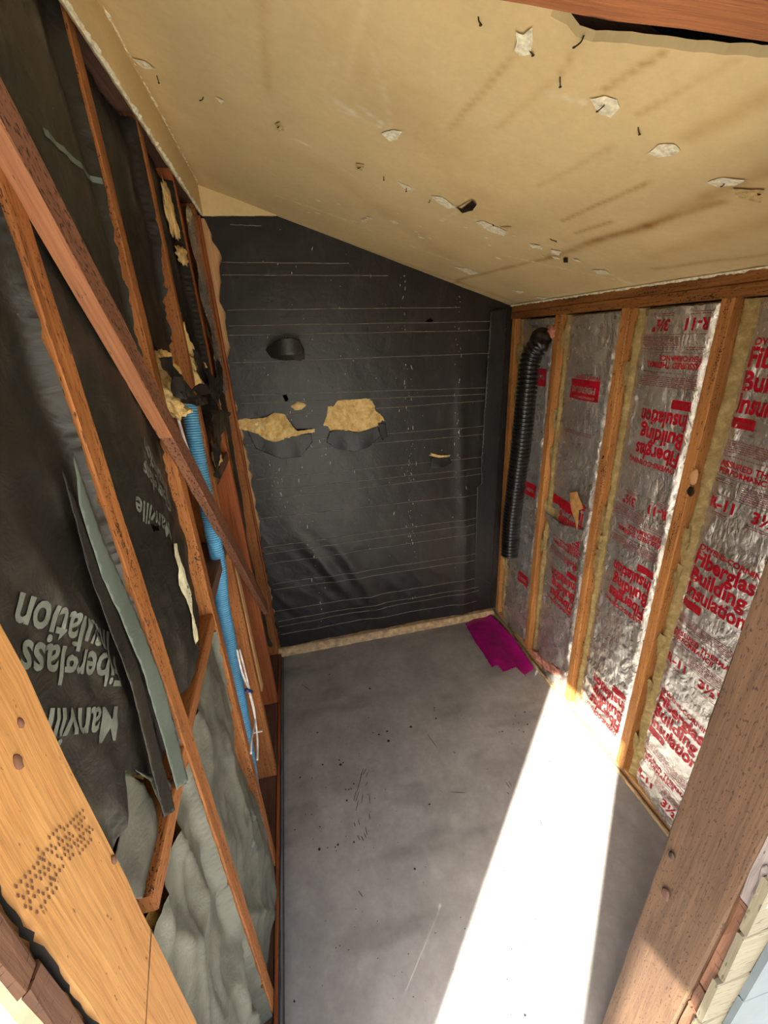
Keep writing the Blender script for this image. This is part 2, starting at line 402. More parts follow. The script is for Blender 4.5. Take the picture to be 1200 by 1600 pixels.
# ------------------------------------------------------------------ the setting: slab, curb, ground, roof
XL, XR, YB = -.29, 1.23, 2.33
STUDS_R = [2.29, 1.89, 1.47, 1.08, .66]
def floor_tint(x, y):
    base = np.array([.325, .312, .298]); n = fbm(x * 5, y * 5, 2, 5)[:, None]; m_ = fbm(x * 1.7 + 4, y * 1.7, 9, 4)[:, None]; f = fbm(x * 30, y * 12, 5, 4)[:, None]
    c = base * (.66 + .42 * n + .26 * m_ + .2 * (f - .5))
    c = c * (1 - .25 * np.clip((fbm(x * 3 + 9, y * 9, 6, 3) - .58) * 5, 0, 1))[:, None]
    c = c * (1 + .10 * (fbm(x * 55, y * 55, 41, 3)[:, None] - .5) * 2); wm = np.clip((y - 1.1) / 1.0, 0, 1)[:, None] * fbm(x * 2, y * 2, 44, 3)[:, None]; c = c * (1 - wm * np.array([0, .05, .14]))
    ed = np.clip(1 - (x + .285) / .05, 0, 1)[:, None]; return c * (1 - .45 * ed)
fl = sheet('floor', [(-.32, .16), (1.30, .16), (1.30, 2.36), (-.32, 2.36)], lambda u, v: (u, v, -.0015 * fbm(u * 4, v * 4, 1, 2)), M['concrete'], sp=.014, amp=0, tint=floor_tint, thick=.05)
tag(fl, kind='structure')
gr = link('ground', mesh('ground', [(-9, -9, -.06), (9, -9, -.06), (9, 9, -.06), (-9, 9, -.06)], [(0, 1, 2, 3)]), M['ground']); tag(gr, kind='structure')
# spatter and scuffs on the slab
def discs(name, pts, mat, parent, z=.0016):
    V = []; F = []
    for x, y, r_, e, a_ in pts:
        b = len(V); n = 9
        for j in range(n):
            t = 2 * math.pi * j / n; q = r_ * random.uniform(.8, 1.2); lx, ly = math.cos(t) * q * e, math.sin(t) * q
            V.append((x + lx * math.cos(a_) - ly * math.sin(a_), y + lx * math.sin(a_) + ly * math.cos(a_), z))
        F.append(tuple(range(b, b + n)))
    return link(name, mesh(name, V, F), mat, parent)
sp = []
PXS = [(578, 1076, 5), (605, 1143, 4), (592, 1148, 4), (583, 1145, 3), (496, 1145, 4), (576, 1122, 3), (607, 1158, 6), (504, 1195, 4), (532, 1195, 5), (536, 1192, 3), (530, 1188, 3), (469, 1215, 3), (540, 1234, 3), (545, 1234, 3), (549, 1233, 3), (542, 1251, 4), (553, 1225, 3),
       (499, 1327, 6), (512, 1325, 2), (524, 1324, 3), (528, 1320, 4), (553, 1316, 3), (681, 1123, 4), (642, 1136, 5), (679, 1106, 2), (671, 1257, 3), (515, 1054, 3), (820, 1113, 4), (828, 1113, 2), (810, 1130, 2), (824, 1132, 3), (802, 1132, 2), (785, 1143, 3), (811, 1141, 2), (818, 1144, 3), (800, 1162, 2), (780, 1144, 2), (805, 1119, 2), (648, 1358, 4), (665, 1355, 2), (560, 1360, 2), (461, 1297, 3), (500, 1292, 3), (487, 1273, 2), (460, 1565, 4), (820, 1587, 4), (850, 1120, 2), (870, 1190, 2), (901, 1152, 2), (859, 1190, 2), (845, 1220, 2)]
for a, b, r_ in PXS:
    q = at(a, b, 2, 0); sp.append((q[0], q[1], r_ * .0010 * (q[1] ** .5), random.uniform(.7, 1.5), random.uniform(0, 3)))
for _ in range(170):
    q = at(random.gauss(530, 60), random.gauss(1215, 90), 2, 0) if _ % 2 else at(random.uniform(450, 860), random.uniform(1040, 1590), 2, 0)
    if q[0] > XL + .02: sp.append((q[0], q[1], random.uniform(.0007, .0018), random.uniform(.7, 1.6), random.uniform(0, 3)))
tag(discs('dark_drips', sp, M['spot'], fl), kind='stuff')
sc = []
def streak(a, b, c_, d, wd=.0016):
    p = at(a, b, 2, 0); q = at(c_, d, 2, 0); L = math.hypot(q[0] - p[0], q[1] - p[1]); sc.append(((p[0] + q[0]) / 2, (p[1] + q[1]) / 2, wd, L / 2 / wd, math.atan2(q[1] - p[1], q[0] - p[0])))
for g in [(562, 1220, 568, 1200), (557, 1240, 566, 1208), (555, 1254, 562, 1235), (560, 1250, 556, 1268), (567, 1240, 565, 1255), (571, 1228, 575, 1222), (577, 1270, 578, 1282), (553, 1285, 555, 1292), (560, 1280, 562, 1290), (558, 1305, 563, 1314), (564, 1306, 569, 1315), (568, 1300, 573, 1311), (571, 1292, 574, 1306), (573, 1200, 566, 1212), (576, 1206, 571, 1216), (577, 1240, 578, 1256), (553, 1252, 556, 1236),
          (703, 1238, 727, 1239), (668, 1148, 684, 1170), (708, 1174, 712, 1178), (790, 1222, 797, 1232), (795, 1220, 800, 1230), (792, 1238, 796, 1242), (813, 1244, 819, 1250), (842, 1275, 848, 1295), (678, 1104, 679, 1112), (560, 1392, 567, 1402), (470, 1068, 486, 1080)]: streak(*g)
tag(discs('scuff_marks', sc, M['scuff'], fl, .0014), kind='stuff')

# curb under the back wall
cb = sheet('curb', [(XL - .01, -.001), (1.20, -.001), (1.20, .046), (XL - .01, .052)], lambda u, v: (u, 2.262 + .02 * np.clip((v - .035) / .015, 0, 1) + .004 * fbm(u * 30, v * 30, 3, 3), v + .006 * fbm(u * 9, 0 * u, 4, 3)), M['curb'], sp=.009, amp=.002, seed=5)
cb.name = 'trim_1'; tag(cb, kind='structure')
cbt = sheet('curb_top', [(XL - .01, 2.276), (1.20, 2.276), (1.20, 2.36), (XL - .01, 2.36)], lambda u, v: (u, v, .048 + .006 * fbm(u * 9, 0 * u, 4, 3)), M['curb'], cb, sp=.02, amp=0)

# ------------------------------------------------------------------ back wall: black building paper with line wires
def backf(u, v, off=0.):
    low = np.clip((1.3 - v) / 1.3, 0, 1)
    d = .020 * low * ridge(u * 3.2 + v * 1.9, v * 1.7 - u, 11, 3) + .008 * low * ridge(u * 7 + v * 5, v * 4 - u * 2, 17, 2) + .006 * fbm(u * 5, v * 3, 3, 3) + .004 * ridge(u * 9, v * 5, 6, 2) * low
    d = d + .010 * np.exp(-((u - .965 - .02 * np.sin(v * 3)) / .04) ** 2) * np.clip((1.75 - v) / .3, 0, 1)
    d = d + .018 * np.exp(-(((u - .30 - (v - .4) * -.45) / .05) ** 2)) * np.exp(-((v - .42) / .28) ** 2)
    d = d + .014 * np.exp(-(((u - .12 + (v - .5) * .55) / .045) ** 2)) * np.exp(-((v - .5) / .25) ** 2)
    return (u, 2.326 - d - off, v)
left_edge = ony([(322, 344), (330, 365), (343, 405), (345, 440), (343, 470), (352, 490), (356, 515), (357, 545), (359, 575), (358, 615), (369, 640), (378, 680), (385, 705), (393, 750), (402, 800), (409, 850), (418, 905), (437, 1003)], YB)
_r = random.Random(12); left_edge = rag(left_edge, .03, .0, 2, False); left_edge = [(a + _r.choice((-.006, 0, .003, .012)) , b + _r.uniform(-.006, .006)) for a, b in left_edge]
poly = [(1.245, .045), (1.245, 1.985), (1.13, 2.025), (.055, 2.405), (-.27, 2.405)] + left_edge[1:-1] + [(XL + .015, .05)]
hA = ony([(527, 626), (550, 624), (572, 622), (580, 635), (592, 660), (584, 668), (572, 665), (560, 672), (545, 667), (530, 669), (516, 673), (512, 665), (518, 650), (520, 636)], YB)
hB = ony([(383, 656), (400, 658), (420, 655), (430, 650), (442, 652), (452, 665), (458, 671), (480, 669), (480, 673), (462, 678), (450, 679), (440, 682), (430, 685), (418, 681), (409, 674), (396, 671), (384, 670)], YB)
hC = ony([(457, 634), (466, 629), (478, 632), (470, 638), (460, 641)], YB)
hD = ony([(441, 617), (448, 616), (451, 624), (446, 628)], YB)
hE = ony([(672, 707), (684, 710), (700, 710), (702, 713), (688, 714), (673, 711)], YB)
hF = ony([(664, 502), (672, 497), (677, 501), (668, 506)], YB)
wb = sheet('wall_back', poly, backf, M['felt'], sp=.011, holes=[hA, hB, hC, hD, hE, hF], amp=.003, seed=2)
tag(wb, kind='structure')
o = link('sheathing_board', mesh('sheathing_board', [(XL - .1, 2.47, 0), (1.35, 2.47, 0), (1.35, 2.47, 2.6), (XL - .1, 2.47, 2.6)], [(0, 3, 2, 1)]), M['dark'], wb)
# exposed wood under the torn left border
board('corner_stud', (-.245, 2.365, .05), (-.245, 2.365, 2.40), (1, 0, 0), .11, .045, M['light_wood'], wb)
board('corner_strip', (-.292, 2.33, .03), (-.287, 2.31, 2.40), (0, 1, 0), .03, .014, M['red_wood'], wb)
stripf = lambda u, v: (u, 2.309 - .003 * fbm(u * 9, v * 9, 4, 3) - .005 * ridge(u * 6, v * 2.5, 4, 2), v)
sheet('overlap_strip', [(1.06, .052), (1.19, .05), (1.20, 1.98), (1.10, 1.97), (1.075, 1.1), (1.085, 1.0), (1.055, .98), (1.06, .5)], stripf, M['felt_strip'], wb, amp=.003, seed=8, sp=.016, thick=.002)
WL = [((359, 350), (408, 352)), ((342, 409), (546, 411)), ((346, 429), (607, 430)), ((355, 484), (720, 480)), ((357, 509), (771, 502)), ((357, 524), (769, 516)), ((361, 567), (769, 552)),
      ((374, 618), (766, 606)), ((376, 631), (765, 616)), ((380, 654), (765, 626)), ((384, 696), (760, 666)), ((386, 711), (760, 679)), ((400, 750), (760, 714)), ((404, 769), (760, 731)), ((406, 782), (760, 740)),
      ((408, 811), (758, 772)), ((412, 856), (756, 808)), ((414, 866), (754, 818)), ((420, 882), (752, 832)), ((426, 913), (752, 864)), ((428, 922), (752, 874)), ((430, 955), (750, 902)), ((434, 970), (748, 916)), ((436, 978), (748, 922)), ((438, 990), (744, 938))]
for a, b in WL:
    (x0, z0), (x1, z1) = ony([a, b], 2.31); n = 40; pts = []
    us = np.linspace(x0, x1, n); zs = np.linspace(z0, z1, n); _, ys, _ = backf(us, zs, .0015)
    for h_ in (hA, hB):
        pass
    vs = []; fs = []
    for i in range(n):
        zz = zs[i] + .0007 * math.sin(i * .5 + z0 * 40)
        for dx, dz in ((0, .0014), (-.0015, 0), (0, -.0014)): vs.append((us[i], ys[i] + dx, zz + dz))
    skip = inside(hA, us, zs) | inside(hB, us, zs)
    for i in range(n - 1):
        if skip[i] or skip[i + 1]: continue
        for j in range(2): fs.append((i * 3 + j, i * 3 + j + 1, (i + 1) * 3 + j + 1, (i + 1) * 3 + j))
    link('line_wire', mesh('line_wire', vs, fs), M['wire'], wb)
# paper flaps and cracks
def flap(name, pxs, yb, curl, mat, parent, ax='y', seed=1, sp=.008):
    P = ony(pxs, yb); zc = max(p[1] for p in P); zl = min(p[1] for p in P)
    return sheet(name, P, lambda u, v: (u, yb - .012 - curl * ((zc - v) / (zc - zl + 1e-6)) ** 1.4 * (1 + .3 * np.sin(u * 40)), v), mat, parent, sp=sp, amp=.002, seed=seed, thick=.0015)
sheet('torn_flap', ony([(416, 546), (430, 532), (450, 527), (466, 530), (474, 545), (475, 560), (470, 562), (440, 562), (424, 558)], YB), lambda u, v: (u, 2.295 - .05 * np.clip((v - 1.70) / .12, 0, 1) ** 2 * np.sin(np.clip((u + .10) / .24, 0, 1) * 3.14) - .006, v), M['felt'], wb, sp=.008, thick=.0015)
flap('torn_flap', [(515, 672), (540, 671), (560, 675), (590, 665), (594, 680), (575, 697), (552, 704), (525, 700), (510, 690)], 2.325, .014, M['felt'], wb, seed=3)
flap('torn_flap', [(386, 671), (410, 675), (430, 687), (470, 678), (486, 676), (488, 690), (470, 712), (440, 715), (400, 700)], 2.325, .012, M['felt'], wb, seed=5)
flap('torn_flap', [(674, 713), (700, 714), (705, 722), (690, 728), (670, 730)], 2.325, .02, M['felt'], wb, seed=6)
flap('torn_flap', [(590, 660), (602, 662), (603, 680), (596, 686), (592, 676)], 2.325, .03, M['felt_strip'], wb, seed=7)
# white flecks on the paper
fk = []
rr = random.Random(3)
for cx, cz, sx_, sz_, n in [(.63, 1.35, .012, .5, 60), (.93, 1.45, .012, .45, 50), (-.13, 1.2, .02, .15, 26), (.0, .6, .02, .4, 30), (.10, 1.35, .1, .1, 25), (.62, .75, .02, .1, 20), (.8, 1.1, .4, .6, 60), (.5, 1.9, .5, .2, 40)]:
    for _ in range(n):
        x = rr.gauss(cx, sx_); z = min(rr.gauss(cz, sz_), C0 - CS * x - .05)
        if .08 < z and -.2 < x < 1.2: fk.append((x, z, rr.uniform(.0008, .003), rr.choice([1, 1, 2, 5]), rr.uniform(1.2, 1.9)))
V = []; F = []
for x, z, r_, e, a_ in fk:
    b = len(V)
    for j in range(6):
        t = math.pi * j / 3; lx, lz = math.cos(t) * r_ * e, math.sin(t) * r_ * .8
        uu, vv = x + lx * math.cos(a_) - lz * math.sin(a_), z + lx * math.sin(a_) + lz * math.cos(a_); V.append((uu, float(backf(np.array([uu]), np.array([vv]), .001)[1][0]), vv))
    F.append(tuple(range(b, b + 6)))
tag(link('paint_flecks', mesh('paint_flecks', V, F), M['white_fleck'], wb), kind='stuff')
# wool of the batts behind the torn paper
def wool_back(name, hole, label, seed, out=.03):
    P = np.array(hole); c_ = P.mean(0); Q = [(c_[0] + (p[0] - c_[0]) * 1.25, c_[1] + (p[1] - c_[1]) * 1.3) for p in hole]
    o = sheet(name, Q, lambda u, v: (u, 2.335 - out * (.3 + fbm(u * 22, v * 22, seed, 4)) * np.clip(1.6 - 1.1 * np.hypot((u - c_[0]) / (np.ptp(P[:, 0]) * .62), (v - c_[1]) / (np.ptp(P[:, 1]) * .62)), 0, 1), v), M['wool'], sp=.005, amp=.002, seed=seed)
    return tag(o, label, 'insulation', kind='stuff' if False else None)
wool_back('fiberglass_wool', hA, 'yellow fiberglass showing through the large trapezoid tear in the black back wall', 4)
wool_back('fiberglass_wool', hB, 'yellow fiberglass bulging from the long tear at the left of the black back wall', 9, .05)
wool_back('fiberglass_wool', hC, 'small tuft of fiberglass in the nick above the long left tear', 12)
wool_back('fiberglass_wool', hE, 'thin pale line of fiberglass in the slit at the right of the back wall', 14)

# ------------------------------------------------------------------ ceiling: tan drywall, sloped, with a cut near edge
def seg(x, y, a, b, wd):
    ax_, ay = a; bx, by = b; dx, dy = bx - ax_, by - ay; t = np.clip(((x - ax_) * dx + (y - ay) * dy) / (dx * dx + dy * dy), 0, 1)
    d = np.hypot(x - ax_ - t * dx, y - ay - t * dy); return np.exp(-(d / wd) ** 2)
stains = [(onc([(720, 440), (1200, 398)]), .012, .35), ]
def px_seg(a, b, wd, s_): return (onc([a, b]), wd, s_)
stains = [px_seg((715, 438), (860, 402), .010, .55), px_seg((860, 402), (1010, 352), .016, .5), px_seg((1010, 352), (1200, 265), .020, .45), px_seg((900, 385), (1130, 315), .010, .5), px_seg((900, 365), (955, 346), .006, .6), px_seg((880, 345), (1015, 285), .006, .55),
          px_seg((700, 205), (805, 90), .005, .4), px_seg((940, 145), (1030, 82), .005, .5), px_seg((870, 125), (905, 75), .004, .35), px_seg((1080, 215), (1200, 150), .018, .3), px_seg((1020, 420), (1200, 398), .009, .4), px_seg((720, 440), (700, 445), .008, .5),
          px_seg((1000, 180), (1150, 95), .006, .3), px_seg((780, 200), (860, 130), .006, .25), px_seg((410, 0), (420, 150), .008, .25), px_seg((545, 120), (570, 0), .006, -.18), px_seg((840, 290), (960, 230), .006, .25),
          px_seg((600, 120), (760, 330), .10, .16), px_seg((500, 260), (700, 400), .05, .14), px_seg((880, 470), (1190, 425), .05, -.25), px_seg((400, 330), (800, 470), .02, .22), px_seg((313, 300), (435, 340), .02, .3), px_seg((1020, 400), (1200, 345), .03, .2), px_seg((150, 0), (313, 296), .02, .3)]
pale = [px_seg(a, b, w_, s_) for a, b, w_, s_ in [((515, 150), (560, 180), .004, .8), ((520, 158), (575, 192), .003, .8), ((530, 172), (600, 200), .004, .7), ((560, 165), (620, 210), .005, .8), ((600, 130), (610, 200), .004, .35), ((580, 80), (600, 150), .004, .3), ((515, 110), (530, 80), .004, .25), ((430, 305), (545, 345), .004, .7), ((490, 325), (590, 365), .003, .6),
        ((450, 215), (485, 228), .004, .7), ((620, 280), (645, 295), .003, .8), ((675, 305), (710, 325), .006, .8), ((745, 345), (790, 362), .006, .8), ((535, 265), (560, 280), .003, .5), ((850, 145), (910, 160), .004, .7), ((700, 180), (850, 230), .012, .12), ((720, 415), (745, 425), .007, .7), ((630, 380), (700, 405), .004, .6), ((790, 400), (880, 420), .004, .6), ((870, 418), (1000, 445), .004, .6), ((940, 420), (985, 445), .006, .6), ((690, 345), (715, 330), .003, .6),
        ((420, 0), (560, 320), .25, .06)]]
def drywall_tint(x, y):
    base = np.array([.64, .49, .25]); n = fbm(x * 2.2, y * 2.2, 21, 4)[:, None]; g = fbm(x * 8, y * 3, 24, 4)[:, None]
    c = base * (.82 + .22 * n + .16 * g)
    wn = fbm(x * 24, y * 24, 27, 3)
    for (a, b), wd, s_ in stains: k_ = (seg(x + .012 * (fbm(y * 9, x * 9, 3, 2) - .5), y, a, b, wd) * s_ * 1.35 * (.3 + wn))[:, None]; c = c * (1 - k_ * np.array([.45, .65, .85]))
    tn = fbm(x * 60, y * 60, 31, 3)
    for (a, b), wd, s_ in pale: k_ = (np.clip(seg(x, y, a, b, wd) * s_ * (.2 + 1.7 * np.clip(tn - .35, 0, 1)) * 1.5, 0, .9))[:, None]; c = c * (1 - k_) + np.array([.78, .72, .55]) * k_
    return c
edge = onc([(860, 26), (872, 33), (886, 40), (900, 58), (925, 66), (960, 67), (1000, 71), (1050, 76), (1100, 81), (1150, 85), (1200, 89)])
ce_poly = [(XL - .03, .30), (.33, .30)] + edge + [(edge[-1][0] + .2, edge[-1][1] - .01), (1.27, .575), (1.265, 2.345), (XL - .03, 2.345)]
ce = sheet('ceiling', ce_poly, lambda u, v: (u, v, C0 - CS * u - .003 * (fbm(u * 3, v * 3, 8, 3) - .5)), M['drywall'], sp=.0115, amp=.004, seed=3, tint=drywall_tint, thick=.013, smooth=False)
ce.modifiers[0].offset = 1; tag(ce, kind='structure')
# the lath strip of drywall left on the walls just under the slope
strip = sheet('drywall_offcut', [(.42, 2.405), (2.325, 2.405), (2.325, C0 - CS * XL + .0), (.42, C0 - CS * XL + .0)], lambda u, v: (XL + .022 + .002 * fbm(u * 8, v * 8, 2, 3) - .004 * np.clip((2.42 - v) * 40, 0, 1), u, v + .012 * (fbm(u * 6, 0 * u, 5, 4) - .5) * np.clip((2.44 - v) * 30, 0, 1)), M['drywall'], ce, sp=.012, amp=.002, tint=lambda a, b: drywall_tint(a * .7 + 2, b), thick=.012)
strip2 = sheet('drywall_offcut', [(XL + .02, 2.402), (.06, 2.402), (XL + .02, C0 - CS * XL - .002)], lambda u, v: (u, 2.306 + .002 * fbm(u * 8, v * 8, 2, 3), v), M['drywall'], ce, sp=.010, amp=.002, tint=lambda a, b: drywall_tint(a * .7 + 5, b), thick=.012)
# white gypsum ridges along the seams
def ceil_patch(pxs, mat, name='torn_patch', lift=.0025, seed=1, sp=.007):
    P = onc(pxs); return sheet(name, P, lambda u, v: (u, v, C0 - CS * u - lift - .002 * fbm(u * 60, v * 60, seed, 3)), mat, ce, sp=sp, amp=.002, seed=seed)
for i, pxs in enumerate([[(806, 45), (818, 50), (832, 38), (833, 60), (828, 80), (812, 82), (804, 74), (808, 60)], [(922, 150), (945, 146), (965, 152), (969, 165), (955, 180), (940, 176), (930, 165)], [(1013, 236), (1030, 222), (1055, 222), (1064, 232), (1050, 240), (1030, 242)],
                         [(1105, 282), (1130, 274), (1165, 278), (1150, 287), (1122, 290)], [(743, 345), (755, 343), (792, 360), (788, 367), (765, 360)], [(672, 304), (690, 305), (712, 322), (700, 324), (685, 315)], [(826, 379), (845, 382), (848, 388), (832, 386)], [(860, 388), (877, 391), (874, 397), (862, 395)], [(710, 416), (732, 418), (748, 426), (735, 428)],
                         [(925, 420), (945, 420), (955, 427), (935, 427)], [(595, 205), (615, 200), (629, 203), (620, 215), (608, 218)], [(620, 281), (640, 290), (645, 297), (632, 293)], [(205, 88), (225, 92), (243, 105), (225, 105)], [(335, 148), (350, 155), (345, 160)], [(800, 452), (820, 454), (812, 458)], [(835, 462), (855, 464), (848, 468)]]):
    ceil_patch(pxs, M['gypsum'], seed=i + 1)
for i, pxs in enumerate([[(430, 190), (437, 187), (444, 200), (434, 204)], [(556, 252), (570, 254), (566, 264), (557, 262)], [(714, 322), (735, 310), (742, 318), (735, 325), (722, 330)], [(1145, 290), (1195, 292), (1190, 312), (1150, 305)], [(780, 352), (800, 352), (795, 358)]]):
    ceil_patch(pxs, M['tan_tear'], seed=i + 30, lift=.004)
for pxs in ([(712, 318), (722, 322), (738, 308), (745, 314), (738, 324), (722, 328)], [(880, 400), (888, 400), (888, 406), (881, 406)]):
    ceil_patch(pxs, M['nail'], 'charred_hole', .007, 5, .005)
_r = random.Random(44)
for i in range(26):
    u0 = _r.uniform(0, 1); px = 470 + 480 * u0 + _r.uniform(-30, 30); py = 300 + 130 * u0 + _r.uniform(-18, 22); l_ = _r.uniform(5, 15)
    ceil_patch([(px, py), (px + l_ * .6, py + 1), (px + l_, py + l_ * .35), (px + l_ * .4, py + l_ * .3)], M['gypsum'], 'torn_patch', .0022, i + 60, .006)
# gypsum crust along the top of right wall and left seam
def ridge_strip(name, pts, wd, mat, parent, seed, dz=.002):
    V = []; F = []; r = random.Random(seed); P = []
    for i in range(len(pts) - 1):
        a = Vector(pts[i]); b = Vector(pts[i + 1]); n = max(1, int((b - a).length / .012))
        for j in range(n): P.append(a.lerp(b, j / n))
    P.append(Vector(pts[-1]))
    for p in P:
        w_ = wd * r.uniform(.2, 1.5)
        for dx, dz_ in ((-.5, 0), (-.2, -dz * r.uniform(.5, 2)), (.3, -dz * r.uniform(.5, 2)), (.6, 0)): V.append((p.x + dx * w_, p.y, p.z + dz_))
    for i in range(len(P) - 1):
        for j in range(3): F.append((i * 4 + j, i * 4 + j + 1, (i + 1) * 4 + j + 1, (i + 1) * 4 + j))
    return link(name, mesh(name, V, F), mat, parent)
ridge_strip('gypsum_crust', [(XL + .03, .45, 2.516), (XL + .03, 2.3, 2.516)], .010, M['gypsum'], ce, 3, .004)
ridge_strip('gypsum_crust', [(1.225, .6, C0 - CS * 1.225 - .002), (1.215, 2.3, C0 - CS * 1.215 - .002)], .012, M['gypsum'], ce, 4, .004)
ridge_strip('gypsum_crust', [(XL + .02, .45, 2.404), (XL + .02, 2.3, 2.404)], .009, M['gypsum'], ce, 5, .004)
# bent nails hanging from the ceiling
for i, (a, b) in enumerate([(825, 72), (948, 160), (1045, 232), (1133, 285), (1183, 300), (875, 120), (997, 198), (437, 195), (565, 258), (770, 350), (747, 28), (635, 292), (600, 275), (745, 318), (912, 60), (858, 373), (672, 312), (245, 118), (318, 152)]):
    (x, y), = onc([(a, b)]); z = C0 - CS * x; r = random.Random(i); dx, dy = r.uniform(-.016, .016), r.uniform(-.016, .01)
    nl = tube('nail', [(x, y, z + .003), (x + dx * .3, y + dy * .3, z - .004), (x + dx, y + dy, z - r.uniform(.004, .012))], .0011, M['nail'], ce, 6, sub=3)
    e_ = nl.data.vertices[-1].co; hd = tube('nail_head', [(x + dx, y + dy, e_.z), (x + dx, y + dy, e_.z - .0012)], .0024, M['nail'], nl, 8, sub=1)
# roof deck and rafters over it
rf = board('roof_deck', (.5, 1.32, 2.62), (.5, 1.3201, 2.62), (1, 0, 0), .01, .01, M['roof'], None)
bpy.data.objects.remove(rf)
def slab(name, x0, x1, y0, y1, zf, t, mat, parent=None):
    vs = [(x, y, zf(x) + dz) for dz in (0, t) for x, y in ((x0, y0), (x1, y0), (x1, y1), (x0, y1))]
    return link(name, mesh(name, vs, [(0, 3, 2, 1), (4, 5, 6, 7), (0, 1, 5, 4), (1, 2, 6, 5), (2, 3, 7, 6), (3, 0, 4, 7)]), mat, parent)
rf = slab('roof', XL - .12, 1.36, .17, 2.5, lambda x: C0 + .12 - CS * x, .02, M['roof']); tag(rf, kind='structure')
for y in (.81, 1.42, 2.03):
    board('rafter', (XL - .1, y, C0 + .062 - CS * (XL - .1)), (1.34, y, C0 + .062 - CS * 1.34), (0, 1, 0), .038, .088, M['dark_wood'], rf, seg=.3)

# ------------------------------------------------------------------ right wall: studs, plates, foil-faced batts
wr = slab('wall_right', 1.325, 1.345, .25, 2.5, lambda x: -.02, 2.03, M['dark']); tag(wr, kind='structure')
for y in STUDS_R:
    board('stud', (1.275, y, .03), (1.275, y, 1.925), (0, 1, 0), .040, .088, M['stud'], wr)
board('top_plate', (1.277, .25, 1.9415), (1.277, 2.325, 1.9415), (0, 0, 1), .034, .094, M['plate'], wr)
board('top_plate', (1.279, .25, 1.974), (1.279, 2.325, 1.974), (0, 0, 1), .030, .094, M['plate'], wr)
board('bottom_plate', (1.292, .25, .010), (1.292, 2.325, .010), (0, 0, 1), .030, .098, M['light_wood'], wr)
board('kick_strip', (1.226, .45, .010), (1.214, 2.30, .010), (0, 0, 1), .016, .010, M['curb'], wr)
# knots in the studs
def knot(x, y, z, r_, mat, parent): return lump('knot', (x, y, z), (.002, r_, r_ * 1.2), mat, parent, seed=y * 9, rough=.3, sub=2)
q = at(1078, 768, 0, 1.23); knot(1.232, q[1], q[2], .014, M['nail'], wr); q = at(1083, 745, 0, 1.23); o = lump('sun_fleck', (1.232, q[1], q[2]), (.003, .016, .028), M['light_wood'], wr, seed=3, rough=.2, sub=2)  # the pale lump paints a fleck of sunlight onto the stud
q = at(942, 715, 0, 1.23); knot(1.232, q[1], q[2], .011, M['nail'], wr)

def foilf(seed, y0, y1, bulge=.016, base=1.262):
    def f(u, v):
        t = np.clip((u - y0) / (y1 - y0), 0, 1); b = bulge * np.sin(t * math.pi)
        low = np.clip((1.0 - v) / 1.0, 0, 1)
        d = b + .010 * (fbm(u * 7, v * 5, seed, 3) - .5) + .016 * (ridge(u * 9 + v * 5, v * 11 - u * 4, seed + 2, 4) - .5) * (.45 + low) + .0045 * (ridge(u * 34, v * 28, seed + 4, 3) - .5)
        d = d + .007 * np.exp(-((t - .1) / .05) ** 2) + .008 * np.exp(-((t - .92) / .05) ** 2) * (ridge(u * 30, v * 26, seed, 2))
        return (base - d, u, v)
    return f
def batt(name, y0, y1, z0, z1, label, seed, fy0, fy1, holes=(), group=None, wool_sides=True, base=1.262):
    """fiberglass batt in a stud bay with its foil facing"""
    root = empty(name, (1.30, (y0 + y1) / 2, z0)); tag(root, label, 'insulation', group)
    core = sheet('fiberglass_core', [(y0, z0), (y1, z0), (y1, z1), (y0, z1)], lambda u, v: (base + .018 - .024 * np.exp(-((u - y1) / .03) ** 2) - .020 * fbm(u * 34, v * 12, seed, 4) + .03 * np.exp(-((u - y0) / .006) ** 2) + .03 * np.exp(-((u - y1) / .006) ** 2), u, v), M['wool_edge'], root, sp=.011, amp=0)
    f = foilf(seed, fy0, fy1, base=base)
    facing = sheet('foil_facing', [(fy0, z0 + .005), (fy1, z0 + .005), (fy1, z1 - .006), (fy0, z1 - .006)], f, M['foil'], root, sp=.0075, holes=holes, amp=.004, seed=seed)
    tf = lambda i, a, b: sheet('torn_tuft', [(a - .012, b), (a + .012, b + .005), (a + .014, b - .05), (a, b - .10), (a - .012, b - .06)], lambda u, v: (base - .010 - .020 * fbm(u * 50, v * 22, i, 3), u, v), M['wool_edge'], root, sp=.007, amp=.005, seed=i)
    if wool_sides:
        r = random.Random(seed)
        for i in range(6): tf(i + seed, y1 - .018, r.uniform(z0 + .15, z1 - .05))
    return root, f
PRN = 'OWENS-CORNING'
G = {}
def gl(t, s_, bold=.03, sx=1.0):
    k_ = (t, s_, bold, sx)
    if k_ not in G: G[k_] = glyphs(t, s_, bold, sx=sx)
    return G[k_]
